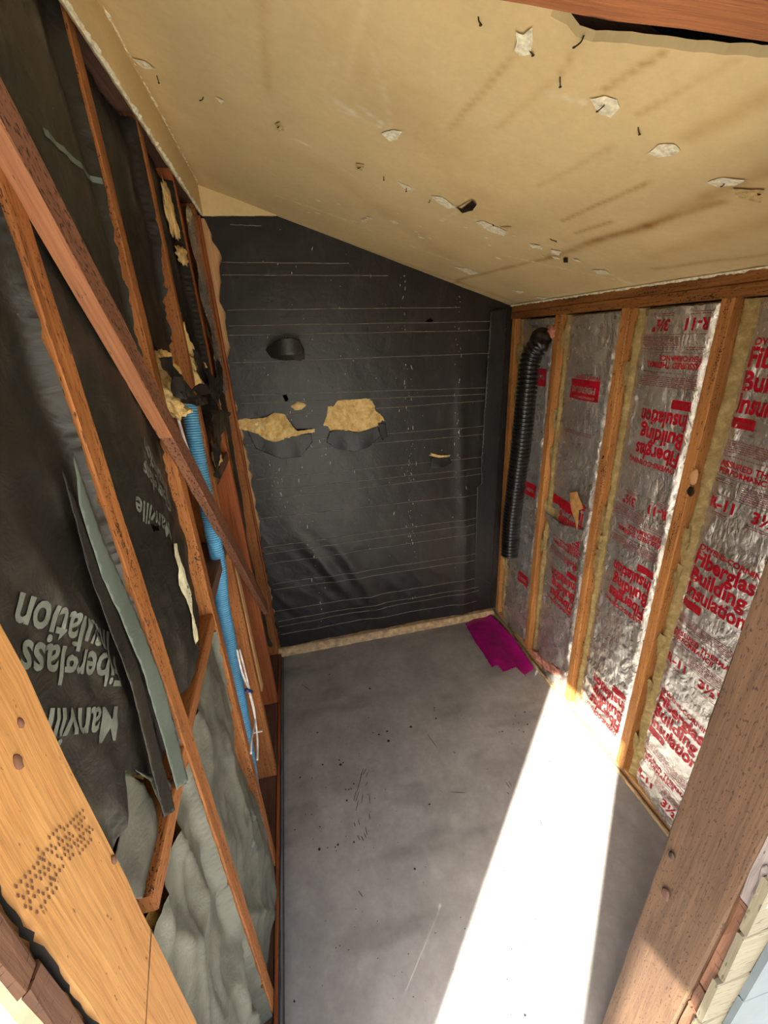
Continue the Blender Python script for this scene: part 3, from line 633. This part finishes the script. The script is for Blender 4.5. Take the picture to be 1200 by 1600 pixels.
def block(root, f, tr, wscale=1.0, big=True, small=True):
    """one repeat of the printed facing; print origin is the left end of the top line"""
    if big:
        it = [(*gl(PRN, .026, .03, 1.02 * wscale), .006, -.022), (*gl('Fiberglas', .074, .032, .80 * wscale), 0, -.079), (*gl('Building', .074, .032, .84 * wscale), 0, -.141), (*gl('Insulation', .074, .032, .74 * wscale), 0, -.203)]
        bx = rect(0, -.248, .075, .030); it.append((*bx, 0, 0)); lay('lettering', it, tr, f, M['red'], root)
        lay('lettering', [(*gl('FIBERGLAS', .013, .0), .006, -.238)], tr, f, M['red_fine'], root, .0024)
    if small:
        it = [(*fine(.0, -.285, .24, 6), 0, 0), (*fine(.0, -.33, .24, 1), 0, 0), (*fine(.09, -.405, .17, 7), 0, 0), (*fine(.0, -.405, .07, 2), 0, 0), (*fine(.0, -.508, .07, 2), 0, 0), (*fine(.13, -.508, .08, 2), 0, 0), (*rect(0, -.396, .27, .0012), 0, 0), (*rect(0, -.452, .27, .0012), 0, 0), (*rect(.08, -.452, .0012, .056), 0, 0)]
        lay('lettering', it, tr, f, M['red_fine'], root)
        it = [(*gl('ASSURED THERMAL', .026, .03, wscale), 0, -.364), (*gl('PERFORMANCE', .024, .025, wscale), 0, -.386), (*gl('R-11', .048, .035, wscale), .0, -.496), (*gl('3\u00bd"', .048, .035, wscale), .14, -.496)]
        lay('lettering', it, tr, f, M['red'], root)
def tr_up(y0, z0, rot=0):
    c_, s_ = math.cos(rot), math.sin(rot)
    return lambda x, y: (y0 - (x * c_ - y * s_), z0 + (x * s_ + y * c_))
def tr_dn(y0, z0, rot=0):
    c_, s_ = math.cos(rot), math.sin(rot)
    return lambda x, y: (y0 + (x * c_ - y * s_), z0 - (x * s_ + y * c_))
# bay nearest the door: upright print
r4, f4 = batt('insulation_batt', .685, 1.055, .004, 1.92, 'foil-faced batt with upright red lettering beside the brown doorway post', 3, .69, 1.008)
for z in (1.825, 1.20, .58): block(r4, f4, tr_up(1.0, z, 0 if z > 1.6 else -.02))
# second bay: print upside down
r3, f3 = batt('insulation_batt', 1.105, 1.445, .004, 1.92, 'wide foil-faced batt with upside-down red lettering, between second and third stud from the doorway', 11, 1.108, 1.405)
for z in (2.01, 1.382, .752, .13): block(r3, f3, tr_dn(1.135, z, 0), .93, big=z < 2, small=z > .2)
# third bay: torn
hT = onx([(845, 800), (860, 790), (893, 818), (912, 826), (905, 832), (880, 822), (858, 806)], 1.25)
r2, f2 = batt('insulation_batt', 1.495, 1.865, .004, 1.92, 'foil-faced batt torn across the middle, with a red panel near its top', 19, 1.50, 1.828, holes=[hT])
lay('lettering', [(*rect(0, 0, .19, .085), 0, 0)], tr_dn(1.57, 1.658), f2, M['red'], r2)
lay('lettering', [(*gl('FIBERGLAS', .036, .02, .93), .018, .030), (*gl(PRN, .014, .01, 1.1), .02, .068)], tr_dn(1.57, 1.658 - .0), f2, M['foil'], r2, .0026)
lay('lettering', [(*gl("World's leading", .024, .02, 1.0), 0, 0)], tr_dn(1.57, 1.675), f2, M['red'], r2)
lay('fine_print', [(*fine(0, 0, .2, 3), 0, 0)], tr_dn(1.58, 1.42), f2, M['red_fine'], r2)
block(r2, f2, tr_dn(1.545, .49), .95); block(r2, f2, tr_dn(1.56, .865), .9, big=True, small=False)
lay('lettering', [(*gl('R-11', .05, .03), 0, 0)], tr_dn(1.56, .80), f2, M['red'], r2)
lay('lettering', [(*rect(0, 0, .2, .05), 0, 0)], tr_dn(1.60, 1.09), f2, M['red'], r2)
sheet('kraft_scrap', onx([(890, 770), (902, 768), (912, 795), (905, 797), (902, 829), (899, 815), (893, 798)], 1.22), lambda u, v: (1.222 - .006 * fbm(u * 30, v * 12, 2, 3), u, v), M['tan_kraft'], r2, sp=.006, thick=.0015)
sheet('torn_flap', onx([(850, 800), (880, 820), (912, 828), (908, 845), (885, 850), (860, 830)], 1.24), lambda u, v: (1.236 + .008 * ridge(u * 20, v * 20, 3, 2), u, v), M['foil'], r2, sp=.006, thick=.001)
# fourth bay, behind the black duct
r1, f1 = batt('insulation_batt', 1.915, 2.265, .004, 1.92, 'foil-faced batt behind the black corrugated duct in the far corner', 27, 1.925, 2.235)
for z0, z1 in ((1.60, 1.685), (1.0, 1.075), (.42, .49)):
    lay('lettering', [(*rect(0, 0, .11, z1 - z0), 0, 0)], tr_dn(1.96, z1), f1, M['red'], r1)
    lay('lettering', [(*gl('FIBERG', .03, .01), .01, .03)], tr_dn(1.96, z1), f1, M['foil'], r1, .0025)
lump('torn_tuft', (1.235, 1.945, 1.85), (.018, .05, .03), M['pink_wool'], r1, seed=4)
for i, z in enumerate((.10, .07, .05)): lump('torn_tuft', (1.243, 1.60 + i * .09, z), (.016, .05, .024), M['pink_wool'], r2, seed=9 + i)
# hidden fifth bay beyond the post: plain batt
r5, f5 = batt('insulation_batt', .30, .635, .004, 1.92, 'foil-faced batt mostly hidden behind the brown doorway post', 33, .31, .61, wool_sides=False)

# black corrugated duct
D = [at(846, 527, 0, 1.215), at(843, 536, 0, 1.19), at(829, 562, 0, 1.165), at(822, 620, 0, 1.16), at(815, 690, 0, 1.165), at(806, 760, 0, 1.17), at(799, 820, 0, 1.17), at(796, 868, 0, 1.17)]
du = empty('corrugated_duct', tuple(D[-1])); tag(du, 'black corrugated plastic duct hanging in the far right corner', 'pipe')
tube('duct_wall', D, .046, M['black_plastic'], du, 22, pitch=.021, depth=.010)
tube('duct_wall_inner', D[-2:], .036, M['black_plastic'], du, 16)
du.children[1].name = 'inner_liner'

# magenta film
mp = onz([(727, 977), (745, 968), (764, 963), (800, 1003), (833, 1051), (820, 1057), (822, 1060), (806, 1046), (795, 1050), (786, 1053), (778, 1043), (768, 1046), (752, 1020), (740, 1002)], .0)
def film(u, v):
    wall = np.clip((u - 1.13) / .08, 0, 1)
    return (u, v, .006 + .05 * wall ** 2 + .012 * ridge(u * 9, v * 4, 5, 2) + .003 * fbm(u * 30, v * 30, 2, 2))
tag(sheet('plastic_film', mp, film, M['magenta'], sp=.008, amp=.003, seed=4, thick=.0012), 'magenta plastic film scrap lying on the floor in the far right corner', 'plastic sheet')

# ------------------------------------------------------------------ left wall: studs, blocks, brace, paper-faced batts
XW = -.385
wl = slab('wall_left', XW - .02, XW, .25, 2.5, lambda x: -.02, 2.62, M['red_wood']); tag(wl, kind='structure')
def stud(y, z0, z1, mat=M['stud_left'], w_=.040, dx=0, lean=0): return board('stud', (-.335 + dx, y - lean, z0), (-.335 + dx, y + lean, z1), (0, 1, 0), w_, .09, mat, wl)
stud(.688, 0, 2.5, w_=.048); stud(1.092, 0, 2.5, w_=.042, lean=.018); stud(1.475, 0, 2.5, w_=.038, lean=.03); stud(1.88, .0, 2.5, M['red_wood'], .04); stud(2.285, 0, 2.5, M['stud_left'], .045)
board('sister_strip', (-.318, 1.60, .40), (-.318, 1.60, 1.18), (0, 1, 0), .045, .03, M['light_wood'], wl)
board('bottom_plate', (-.337, .25, .018), (-.337, 2.33, .018), (0, 0, 1), .036, .09, M['dark_wood'], wl)
board('top_plate', (-.337, .25, 2.47), (-.337, 2.33, 2.47), (0, 0, 1), .07, .09, M['dark_wood'], wl)
board('fire_block', (-.336, .425, 1.128), (-.336, .664, 1.142), (0, 0, 1), .04, .088, M['stud_left'], wl)
board('fire_block', (-.336, .713, 1.155), (-.336, 1.07, 1.168), (0, 0, 1), .04, .088, M['stud_left'], wl)
board('fire_block', (-.336, 1.115, 1.215), (-.336, 1.48, 1.215), (0, 0, 1), .04, .088, M['dark_wood'], wl)
board('fire_block', (-.336, 1.52, 1.44), (-.336, 1.86, 1.44), (0, 0, 1), .04, .088, M['dark_wood'], wl)
# diagonal brace proud of the studs
pa = at(0, 117, 0, -.265); pb = at(418, 943, 0, -.265); dv = Vector(pb - pa).normalized()
pn = Vector((0, -dv.z, dv.y))
if pn.y > 0: pn = -pn
bw = .060
c0 = Vector(pa) - dv * .25 + pn * bw / 2; c1 = Vector(pb) + pn * bw / 2
BR = board('diagonal_brace', (-.2775, c0.y, c0.z), (-.2775, c1.y, c1.z), pn, bw, .025, M['brace'], wl, cut1=-.5)
qe = at(268, 692, 0, -.265); te = (Vector(qe) - c0).dot(dv)
e0 = c0 + pn * (bw / 2 + .001); e1 = c0 + dv * te + pn * (bw / 2 + .001)
board('brace_edge_strip', (-.2775, e0.y, e0.z), (-.2775, e1.y, e1.z), pn, .003, .026, M['brace_edge'], wl)

def leftf(seed, y0, y1, base=-.318, bulge=.02, fold=.010, low=.5, lip=True):
    def f(u, v):
        t = np.clip((u - y0) / (y1 - y0), 0, 1)
        wx = u + .06 * fbm(u * 5, v * 4, seed + 7, 2); wv = v + .10 * fbm(u * 4, v * 3, seed + 8, 2)
        k_ = .45 + low * np.clip(1.5 - v, 0, 1.5)
        big = 1 - np.abs(2 * vn(wx * 8 + wv * 2.6, wv * 3.1 - wx * 2, seed + 2) - 1); mid = 1 - np.abs(2 * vn(wx * 17 - wv * 6, wv * 8 + wx * 3, seed + 5) - 1)
        d = bulge * np.sin(t * math.pi) ** .7 + .012 * (fbm(u * 6, v * 3, seed, 3) - .5) + fold * k_ * (big ** 2.2 * 1.3 + mid ** 2 * .5 - .8) + .007 * (ridge(u * 22 + v * 6, v * 13 - u * 5, seed + 4, 3) - .5)
        r_ = base + d
        if lip: r_ = r_ + (np.maximum(-.292, r_) - r_) * np.clip((t - .955) / .03, 0, 1)
        if y0 < .3: r_ = np.where(u < .425, np.minimum(r_, -.300), r_)
        return (r_, u, v)
    return f
def paperbatt(label, poly, seed, mat, y0, y1, holes=(), bulge=.02, fold=.012, base=-.318, low=.5, sp=.0105):
    root = empty('insulation_batt', (-.36, sum(p[0] for p in poly) / len(poly), min(p[1] for p in poly))); tag(root, label, 'insulation')
    f = leftf(seed, y0, y1, base, bulge, fold, low)
    sheet('paper_facing', poly, f, mat, root, sp=sp, holes=holes, amp=.004, seed=seed)
    c_ = np.array(poly).mean(0); Q = [(c_[0] + (p[0] - c_[0]) * .95, c_[1] + (p[1] - c_[1]) * .97) for p in poly]
    sheet('fiberglass_core', Q, lambda u, v: (f(u, v)[0] - .018 - .012 * fbm(u * 30, v * 30, seed, 3), u, v), M['wool'], root, sp=.02, amp=.006, seed=seed)
    return root, f
a0, g0 = paperbatt('black paper-faced batt with grey upside-down lettering, next to the doorway post, above the block', [(.27, 1.05)] + onx([(215, 1402), (192, 1338), (206, 1290), (212, 1240), (208, 1200)], -.285) + [(.575, 1.20), (.655, 1.18), (.655, 2.45), (.27, 2.45)], 41, M['kraft'], .27, .66, fold=.022, bulge=.018)
sheet('paper_fold', onx([(200, 1205), (228, 1222), (250, 1262), (258, 1300), (262, 1338), (249, 1374), (228, 1402), (214, 1404), (188, 1335), (205, 1280)], -.30), lambda u, v: (-.316 + .014 * (ridge(u * 12, v * 7, 5, 2)), u, v), M['kraft_lit'], a0, sp=.008, amp=.002, thick=.001)
sheet('paper_fold', onx([(213, 1202), (236, 1213), (285, 1225), (262, 1268), (245, 1262), (232, 1222)], -.30), lambda u, v: (-.305 + .014 * (ridge(u * 12, v * 7, 9, 2)), u, v), M['kraft_lit'], a0, sp=.008, amp=.002, thick=.001)
sheet('flange', [(.617, 1.76), (.618, 1.633), (.640, 1.503), (.652, 1.332), (.625, 1.115), (.578, 1.155), (.600, 1.4), (.583, 1.6), (.590, 1.698)], lambda u, v: (-.292 + .006 * ridge(u * 9, v * 3, 2, 2), u, v), M['flange'], a0, sp=.01, amp=.002, thick=.0012)
sheet('flange', [(.50, 1.20), (.545, 1.15), (.60, 1.42), (.585, 1.75), (.555, 1.6), (.55, 1.42)], lambda u, v: (-.283 - .12 * (u - .50) + .004 * ridge(u * 9, v * 3, 5, 2), u, v), M['kraft'], a0, sp=.01, amp=.003, thick=.0012)
a1, g1 = paperbatt('black paper-faced batt with grey lettering and cream label strip, between the nearest studs', [(.718, 1.22), (.80, 1.19), (.90, 1.20), (.98, 1.25), (1.03, 1.30), (1.055, 1.42), (1.064, 1.9), (1.078, 2.44), (.718, 2.44)], 47, M['kraft'], .71, 1.075, fold=.013, holes=[onx([(236, 818), (246, 822), (250, 829), (241, 831)], -.30)])
a2, g2 = paperbatt('black green paper-faced batt in a lit tone below the block beside the doorway post', [(.27, .04), (.655, .04), (.658, 1.12)] + onx([(287, 1262), (284, 1288), (272, 1330), (262, 1398), (250, 1440)], -.295) + [(.40, 1.08), (.27, 1.08)], 53, M['kraft_lit'], .27, .66, bulge=.016, fold=.026, low=.5)
a3, g3 = paperbatt('black green paper-faced batt in a lit tone, with faint lettering, below the block between the two nearest studs', [(.718, .06), (.74, .04), (1.055, .10), (1.05, .60), (1.065, 1.13), (.98, 1.125), (.86, 1.135), (.718, 1.12)], 59, M['kraft_lit'], .71, 1.07, bulge=.022, fold=.016)
a4, g4 = paperbatt('dark torn paper batt above the blue conduit, between the second and third stud', [(1.13, 1.92), (1.20, 1.80), (1.26, 1.86), (1.33, 1.74), (1.40, 1.82), (1.455, 1.78), (1.475, 2.30), (1.48, 2.42), (1.13, 2.42)], 61, M['kraft_dark'], 1.12, 1.475, bulge=.0, fold=.02, base=-.325)
a5, g5 = paperbatt('narrow dark torn paper batt with yellow wool edges, left of the foil strip', [(1.56, 1.66), (1.66, 1.50), (1.74, 1.60), (1.83, 1.44), (1.86, 1.6), (1.86, 2.40), (1.56, 2.42)], 67, M['kraft_dark'], 1.55, 1.86, bulge=.0, fold=.02, base=-.32)
# foil strip in the far bay
def onleft(pxs, x=-.30): return onx(pxs, x)
fs_ = empty('insulation_batt', (-.34, 2.1, .9)); tag(fs_, 'narrow silver foil batt with grey torn lower part, in the far left corner', 'insulation')
gf = lambda u, v: (-.306 + .02 * (ridge(u * 14, v * 3, 71, 3) - .4), u, v)
sheet('foil_facing', onleft([(291, 318), (305, 340), (318, 380), (330, 440), (341, 500), (350, 560), (354, 600), (352, 622), (345, 605), (338, 570), (330, 520), (318, 470), (306, 415), (297, 370)]), gf, M['foil'], fs_, sp=.009, amp=.004, seed=7)
sheet('paper_facing', onleft([(340, 572), (352, 622), (366, 700), (376, 765), (386, 840), (405, 930), (425, 1010), (418, 1010), (395, 900), (377, 800), (368, 770), (362, 720), (352, 660), (342, 610)]), gf, M['kraft'], fs_, sp=.010, amp=.005, seed=9)
sheet('paper_facing', [(1.92, .12), (2.25, .12), (2.25, 2.38), (1.92, 2.38)], lambda u, v: (-.35 + .012 * (ridge(u * 8, v * 3, 73, 3) - .4), u, v), M['kraft_dark'], fs_, sp=.016, amp=.003)
# print on the black facings
def row_left(root, f, text, size, p, q, sx=1.0):
    """one printed row turned upside down: its first letter starts at pixel p and it runs towards pixel q"""
    (y0, z0), (y1, z1) = onx([p, q], -.30); L = math.hypot(y1 - y0, z1 - z0); dx, dz = (y1 - y0) / L, (z1 - z0) / L
    lay('lettering', [(*gl(text, size, .02, sx), 0, 0)], lambda x, y: (y0 + x * dx - y * dz, z0 + x * dz + y * dx), f, M['grey_print'], root, .0016, (1, 0, 0))
row_left(a0, g0, 'Manville', .060, (180, 1106), (94, 1108), .92)
row_left(a0, g0, 'Fiberglass', .060, (186, 1027), (37, 1000), .92)
row_left(a0, g0, 'Insulation', .060, (178, 988), (31, 928), .92)
row_left(a1, g1, 'Manville', .058, (268, 818), (197, 762))
row_left(a1, g1, 'Fiberglass', .052, (270, 778), (190, 686), .92)
row_left(a1, g1, 'Insulation', .052, (268, 759), (200, 655), .92)
row_left(a3, g3, 'Manville', .045, (402, 1325), (368, 1300)); row_left(a3, g3, 'Fiberglass', .045, (402, 1288), (368, 1256)); row_left(a3, g3, 'Insulation', .045, (402, 1262), (372, 1238))
row_left(a5, g5, 'Manville', .05, (334, 555), (316, 500))
# scraped seam lines
def seamline(root, f, pts, wd, mat):
    V = []; F = []
    for k_ in range(len(pts) - 1):
        (ya, za), (yb, zb) = pts[k_], pts[k_ + 1]; L = math.hypot(yb - ya, zb - za); n = max(2, int(L / .012)); nx, nz = -(zb - za) / L, (yb - ya) / L
        b = len(V)
        for i in range(n + 1):
            for s_ in (-.5, .5): V.append((ya + (yb - ya) * i / n + nx * wd * s_, za + (zb - za) * i / n + nz * wd * s_))
        F += [(b + 2 * i, b + 2 * i + 1, b + 2 * i + 3, b + 2 * i + 2) for i in range(n)]
    A = np.array(V); X, Y, Z = f(A[:, 0], A[:, 1]); return link('scuff', mesh('scuff', np.stack([X + .0016, Y, Z], 1), F, A), mat, root)
seamline(a1, g1, onx([(50, 205), (95, 240), (145, 283)], -.31), .010, M['flange'])
# cream label
lb = onx([(265, 850), (274, 850), (276, 880), (284, 915), (289, 945), (295, 970), (303, 999), (296, 1011), (288, 970), (281, 940), (273, 915), (272, 890), (266, 870)], -.305)
lbl = sheet('label_strip', lb, lambda u, v: (g1(u, v)[0] + .004, u, v), M['label'], a1, sp=.006, amp=.0006)
V = []; F = []; r = random.Random(5)
for i in range(60):
    t = i / 60; px = 268 + 30 * t + 2 * math.sin(t * 7); py = 858 + 138 * t
    if r.random() < .25: continue
    q = at(px + r.uniform(1, 5), py, 0, -.303); b = len(V); s_ = r.uniform(.001, .004)
    for dy, dz in ((-s_, -.001), (s_, -.002), (s_ * .8, .001), (-s_, .002)):
        X, _, _ = g1(np.array([q[1] + dy]), np.array([q[2] + dz])); V.append((float(X[0]) + .0072, q[1] + dy, q[2] + dz))
    F.append((b, b + 1, b + 2, b + 3))
link('label_print', mesh('label_print', V, F), M['ink'], a1)

# torn wool tumbling out above the blue conduit
tw = empty('torn_insulation', (-.33, 1.35, 1.62)); tag(tw, 'clump of torn yellow fiberglass with black paper shreds above the blue conduit', 'insulation')
def lumpx(px, py, x, r_, seed, mat=M['wool'], nm='fiberglass_tuft'):
    q = at(px, py, 0, x); return lump(nm, (x, q[1], q[2]), r_, mat, tw, seed=seed, rough=.5)
for i, (px, py, x, r_) in enumerate([(285, 545, -.315, (.028, .035, .085)), (296, 590, -.31, (.03, .04, .07)), (258, 585, -.30, (.028, .028, .05)), (263, 622, -.295, (.03, .032, .04)), (276, 640, -.30, (.026, .035, .022)), (318, 590, -.32, (.022, .04, .06)), (335, 640, -.325, (.022, .05, .09)), (350, 700, -.33, (.018, .05, .12))]):
    lumpx(px, py, x, r_, i + 1)
def shred(pxs, x, seed, mat=M['kraft_dark'], curl=.02, par=tw):
    P = onx(pxs, x); return sheet('paper_shred', P, lambda u, v: (x + curl * (ridge(u * 16, v * 14, seed, 2) - .3), u, v), mat, par, sp=.006, amp=.003, seed=seed, thick=.001)
shred([(245, 560), (262, 558), (275, 585), (285, 600), (280, 622), (268, 612), (262, 590), (250, 575)], -.268, 3)
shred([(262, 588), (280, 595), (290, 618), (275, 625), (262, 612)], -.262, 5, curl=.04)
shred([(268, 612), (290, 615), (318, 622), (322, 630), (300, 636), (282, 628)], -.258, 7, M['felt'], .03)
shred([(300, 600), (320, 602), (325, 615), (305, 618), (295, 610)], -.262, 9, curl=.03)
shred([(296, 545), (312, 560), (328, 600), (330, 618), (318, 605), (305, 580)], -.285, 11)
shred([(335, 560), (345, 575), (348, 600), (342, 620), (334, 600)], -.285, 12)
shred([(330, 642), (345, 640), (356, 645), (352, 660), (345, 680), (340, 750), (333, 745), (331, 690)], -.275, 13, M['kraft'])
shred([(318, 575), (330, 590), (340, 620), (334, 632), (322, 610)], -.272, 14)
for i, (px, py, r_) in enumerate([(265, 330, (.012, .05, .07)), (285, 400, (.012, .07, .025)), (340, 720, (.012, .05, .05))]):
    q = at(px, py, 0, -.305); o = lump('fiberglass_tuft', (-.305, q[1], q[2]), r_, M['wool'], a5, seed=20 + i, rough=.5)

# blue conduit, in front of the sheathing, through the block
hz = empty('blue_conduit', tuple(at(390, 1165, 0, -.335))); tag(hz, 'light blue corrugated conduit running down the open stud bay of the left wall', 'pipe')
HX = -.306
hq = np.array([at(a_, b_, 0, HX) for a_, b_ in ((293, 636), (300, 660), (311, 705), (322, 775), (329, 830), (337, 884), (359, 950), (365, 1000), (371, 1050), (379, 1100), (388, 1140))])
cf = np.polyfit(hq[:, 2], hq[:, 1], 3); HP = [(HX - .012 * (z_ < 1.1), float(np.polyval(cf, z_)), z_) for z_ in np.linspace(1.72, .30, 12)]
tube('conduit_wall', HP, .0225, M['blue'], hz, 18, pitch=.0075, depth=.0024)
for off in (0, 5):
    tag(tube('white_cable', [at(370 + off * .8, 1015, 0, -.278), at(378 + off, 1050, 0, -.275), at(389 + off * .2, 1080, 0, -.274), at(398 + off * .1, 1120, 0, -.274), at(402 - off * 1.8, 1155, 0, -.274), at(402 - off * 2, 1188 - off * 2, 0, -.274)], .0035, M['white_cable'], None, 8),
        'white cable hanging below the tie, %s of the pair beside the blue conduit' % ('right' if off == 0 else 'left'), 'cable', 'white cables beside the blue conduit')
tag(tube('white_cable', [at(274, 640, 0, -.30), at(286, 680, 0, -.30), at(296, 712, 0, -.30), at(301, 735, 0, -.31)], .004, M['white_cable'], None, 8), 'white cable coming out of the torn fiberglass behind the diagonal brace', 'cable')
tt = tube('cable_tie', [at(385, 1078, 0, -.274), at(393, 1081, 0, -.273)], .006, M['tie'], None, 8, sub=2); tag(tt, 'small blue tie round the two white cables', 'cable tie')
# screw by the cable
q = at(406, 1143, 0, -.31); o = tube('screw', [(-.38, q[1], q[2]), (-.30, q[1], q[2])], .004, M['white_cable'], wl, 8, sub=2)

# seal strips at the foot of the left wall
sheet('baseboard_left', [(.20, .0), (2.27, .0), (2.27, .035), (.20, .04)], lambda u, v: (-.279 + .006 * ridge(u * 5, v * 20, 3, 3), u, v + .006 * fbm(u * 12, 0 * u, 3, 3)), M['edge_black'], sp=.012, amp=.002)
bl = bpy.data.objects['baseboard_left']; tag(bl, kind='structure')
board('seal_strip', (-.283, .22, .045), (-.283, 2.26, .030), (0, 0, 1), .010, .012, M['red_wood'], bl)
link('edge_band', mesh('edge_band', [(-.268, .2, .0022), (-.262, .2, .0022), (-.264, 2.26, .0022), (-.270, 2.26, .0022)], [(0, 1, 2, 3)]), M['scuff'], bl)

# ------------------------------------------------------------------ doorway: posts and header
df = empty('door_1', (.16, .34, 0)); tag(df, kind='structure')
board('left_post', (-.335, .336, 0), (-.335, .336, 2.08), (0, 1, 0), .123, .09, M['post_left'], df, ch=.004, jit=.0012).name = 'post'
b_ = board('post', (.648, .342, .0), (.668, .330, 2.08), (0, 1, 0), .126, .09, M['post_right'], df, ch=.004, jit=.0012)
board('header', (-.40, .33, 2.191), (1.30, .33, 2.127), (0, 1, 0), .14, .14, M['header'], df, ch=.004, jit=.0012)
# notch seam where the blocking meets the left post
board('shim', (-.2905, .395, 1.125), (-.2905, .30, 1.06), (0, 0, 1), .003, .0012, M['rough_edge'], df)
# nail plate dents on the left post
V = []; F = []
def dent(x, y, z, a=.0016, b=.003):
    q = len(V); V.extend([(x, y - a, z), (x, y, z - b), (x, y + a, z), (x, y, z + b)]); F.append((q, q + 1, q + 2, q + 3))
r = random.Random(2)
for (pc, nn) in (((122, 1300), 0), ((85, 1330), 1), ((55, 1385), 2)):
    q = at(*pc, 0, -.289)
    for i in range(7):
        for j in range(6):
            if r.random() < .8: dent(-.2887, q[1] + (i - 3) * .0052 + (j % 2) * .0026, q[2] + (j - 3) * .0085 - (i - 3) * .003)
tag(link('nail_plate_imprint', mesh('nail_plate_imprint', V, F), M['rough_edge'], df), kind='stuff')
# knots in posts
for (px, py, xx, rr_, mm) in ((1047, 1338, .603, .008, 'nail'), (1038, 1398, .602, .011, 'knot'), (28, 1190, -.289, .006, 'rough_edge'), (32, 1130, -.289, .004, 'rough_edge'), (178, 1343, -.289, .005, 'rough_edge')):
    q = at(px, py, 0, xx); lump('knot', (xx + (.003 if xx > 0 else 0), q[1], q[2]), (.0025, rr_ * .8, rr_ * 1.5), M[mm], df, seed=px, rough=.25, sub=2)

# front wall: cut sheathing edges and painted siding either side of the opening
wf = empty('wall_front', (.5, .25, 0)); tag(wf, kind='structure')
# right: rough sawn sheathing edge, then beige boards, then pale siding
for i, (z0, z1) in enumerate([(.0, .62), (.63, .70), (.705, .985)]):
    board('sheathing_board', (.665, .264, z0), (.665, .264, z1), (0, 1, 0), .020, .10 - .004 * i, M['rough_edge'], wf, jit=.0015)
board('sheathing_board', (.672, .264, .99), (.672, .264, 2.25), (0, 1, 0), .020, .11, M['grey_splinter'], wf, jit=.002)
for i in range(12):
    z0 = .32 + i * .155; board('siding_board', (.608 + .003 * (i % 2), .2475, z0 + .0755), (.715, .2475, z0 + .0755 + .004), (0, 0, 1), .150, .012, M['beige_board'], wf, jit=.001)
for i in range(10):
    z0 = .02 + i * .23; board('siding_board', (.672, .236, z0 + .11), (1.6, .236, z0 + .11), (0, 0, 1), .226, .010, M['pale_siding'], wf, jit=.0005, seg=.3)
lump('wood_splinter', (.625, .252, 1.06), (.016, .012, .075), M['grey_splinter'], wf, seed=3, rough=.3)
# left
for i, (z0, z1) in enumerate([(.0, 1.370), (1.375, 2.25)]):
    board('sheathing_board', (-.345, .256 - .003 * i, z0), (-.345, .256 - .003 * i, z1), (0, 1, 0), .024, .11, M['rough_edge'], wf, jit=.0015)
for i in range(11):
    z0 = -.16 + i * .21; board('siding_board', (-.288 - .006 * (i % 2), .2375, z0 + .1025), (-1.0, .2375, z0 + .1025), (0, 0, 1), .203, .012, M['cream_paint'], wf, jit=.001, seg=.2)
rbn = ridge_strip('torn_paper_edge', [(-.292, .272, 1.2), (-.292, .270, 1.6)], .008, M['felt'], wf, 8)
bmf = slab('sheathing_board', .70, 1.35, .25, .27, lambda x: 0, 2.0, M['dark_wood'], wf)
bmf = slab('sheathing_board', -1.0, -.38, .25, .27, lambda x: 0, 2.5, M['dark_wood'], wf)

# ------------------------------------------------------------------ outside, behind the camera: an added, unseen sun screen and two posts, shaped to cut the sun patch
EZ = lambda x: C0 + .12 - CS * x
ev = [(-.515, -.93), (-.34, -.82), (.16, -1.26), (.19, -1.66), (.36, -1.74), (.37, -2.6), (1.6, -2.6)]
P = [(k_ + e, e) for k_, e in ev]; P = [(-.45, .17)] + P + [(1.36, -1.2), (1.36, .17)]
P[1] = (-.515 - .93, -.93)
nP = len(P)
V = [(x, y, EZ(x)) for x, y in P] + [(x, y, EZ(x) + .02) for x, y in P]
F = [tuple(range(nP - 1, -1, -1)), tuple(range(nP, 2 * nP))] + [(i, (i + 1) % nP, nP + (i + 1) % nP, nP + i) for i in range(nP)]
link('sun_screen', mesh('sun_screen', V, F), M['sun_screen'], rf)
for k_, y, w_ in ((-.446, -.9, .122), (.188, -.9, .062)):
    x = k_ + y; board('eave_post', (x, y, 0), (x, y, EZ(x)), (1, -1, 0), w_, min(w_, .09), M['post_left'], rf, seg=.3)
link('gable_board', mesh('gable_board', [(-.42, .25, 2.2), (1.35, .25, 2.0), (1.35, .25, EZ(1.35)), (-.42, .25, EZ(-.42))], [(0, 1, 2, 3)]), M['cream_paint'], rf)
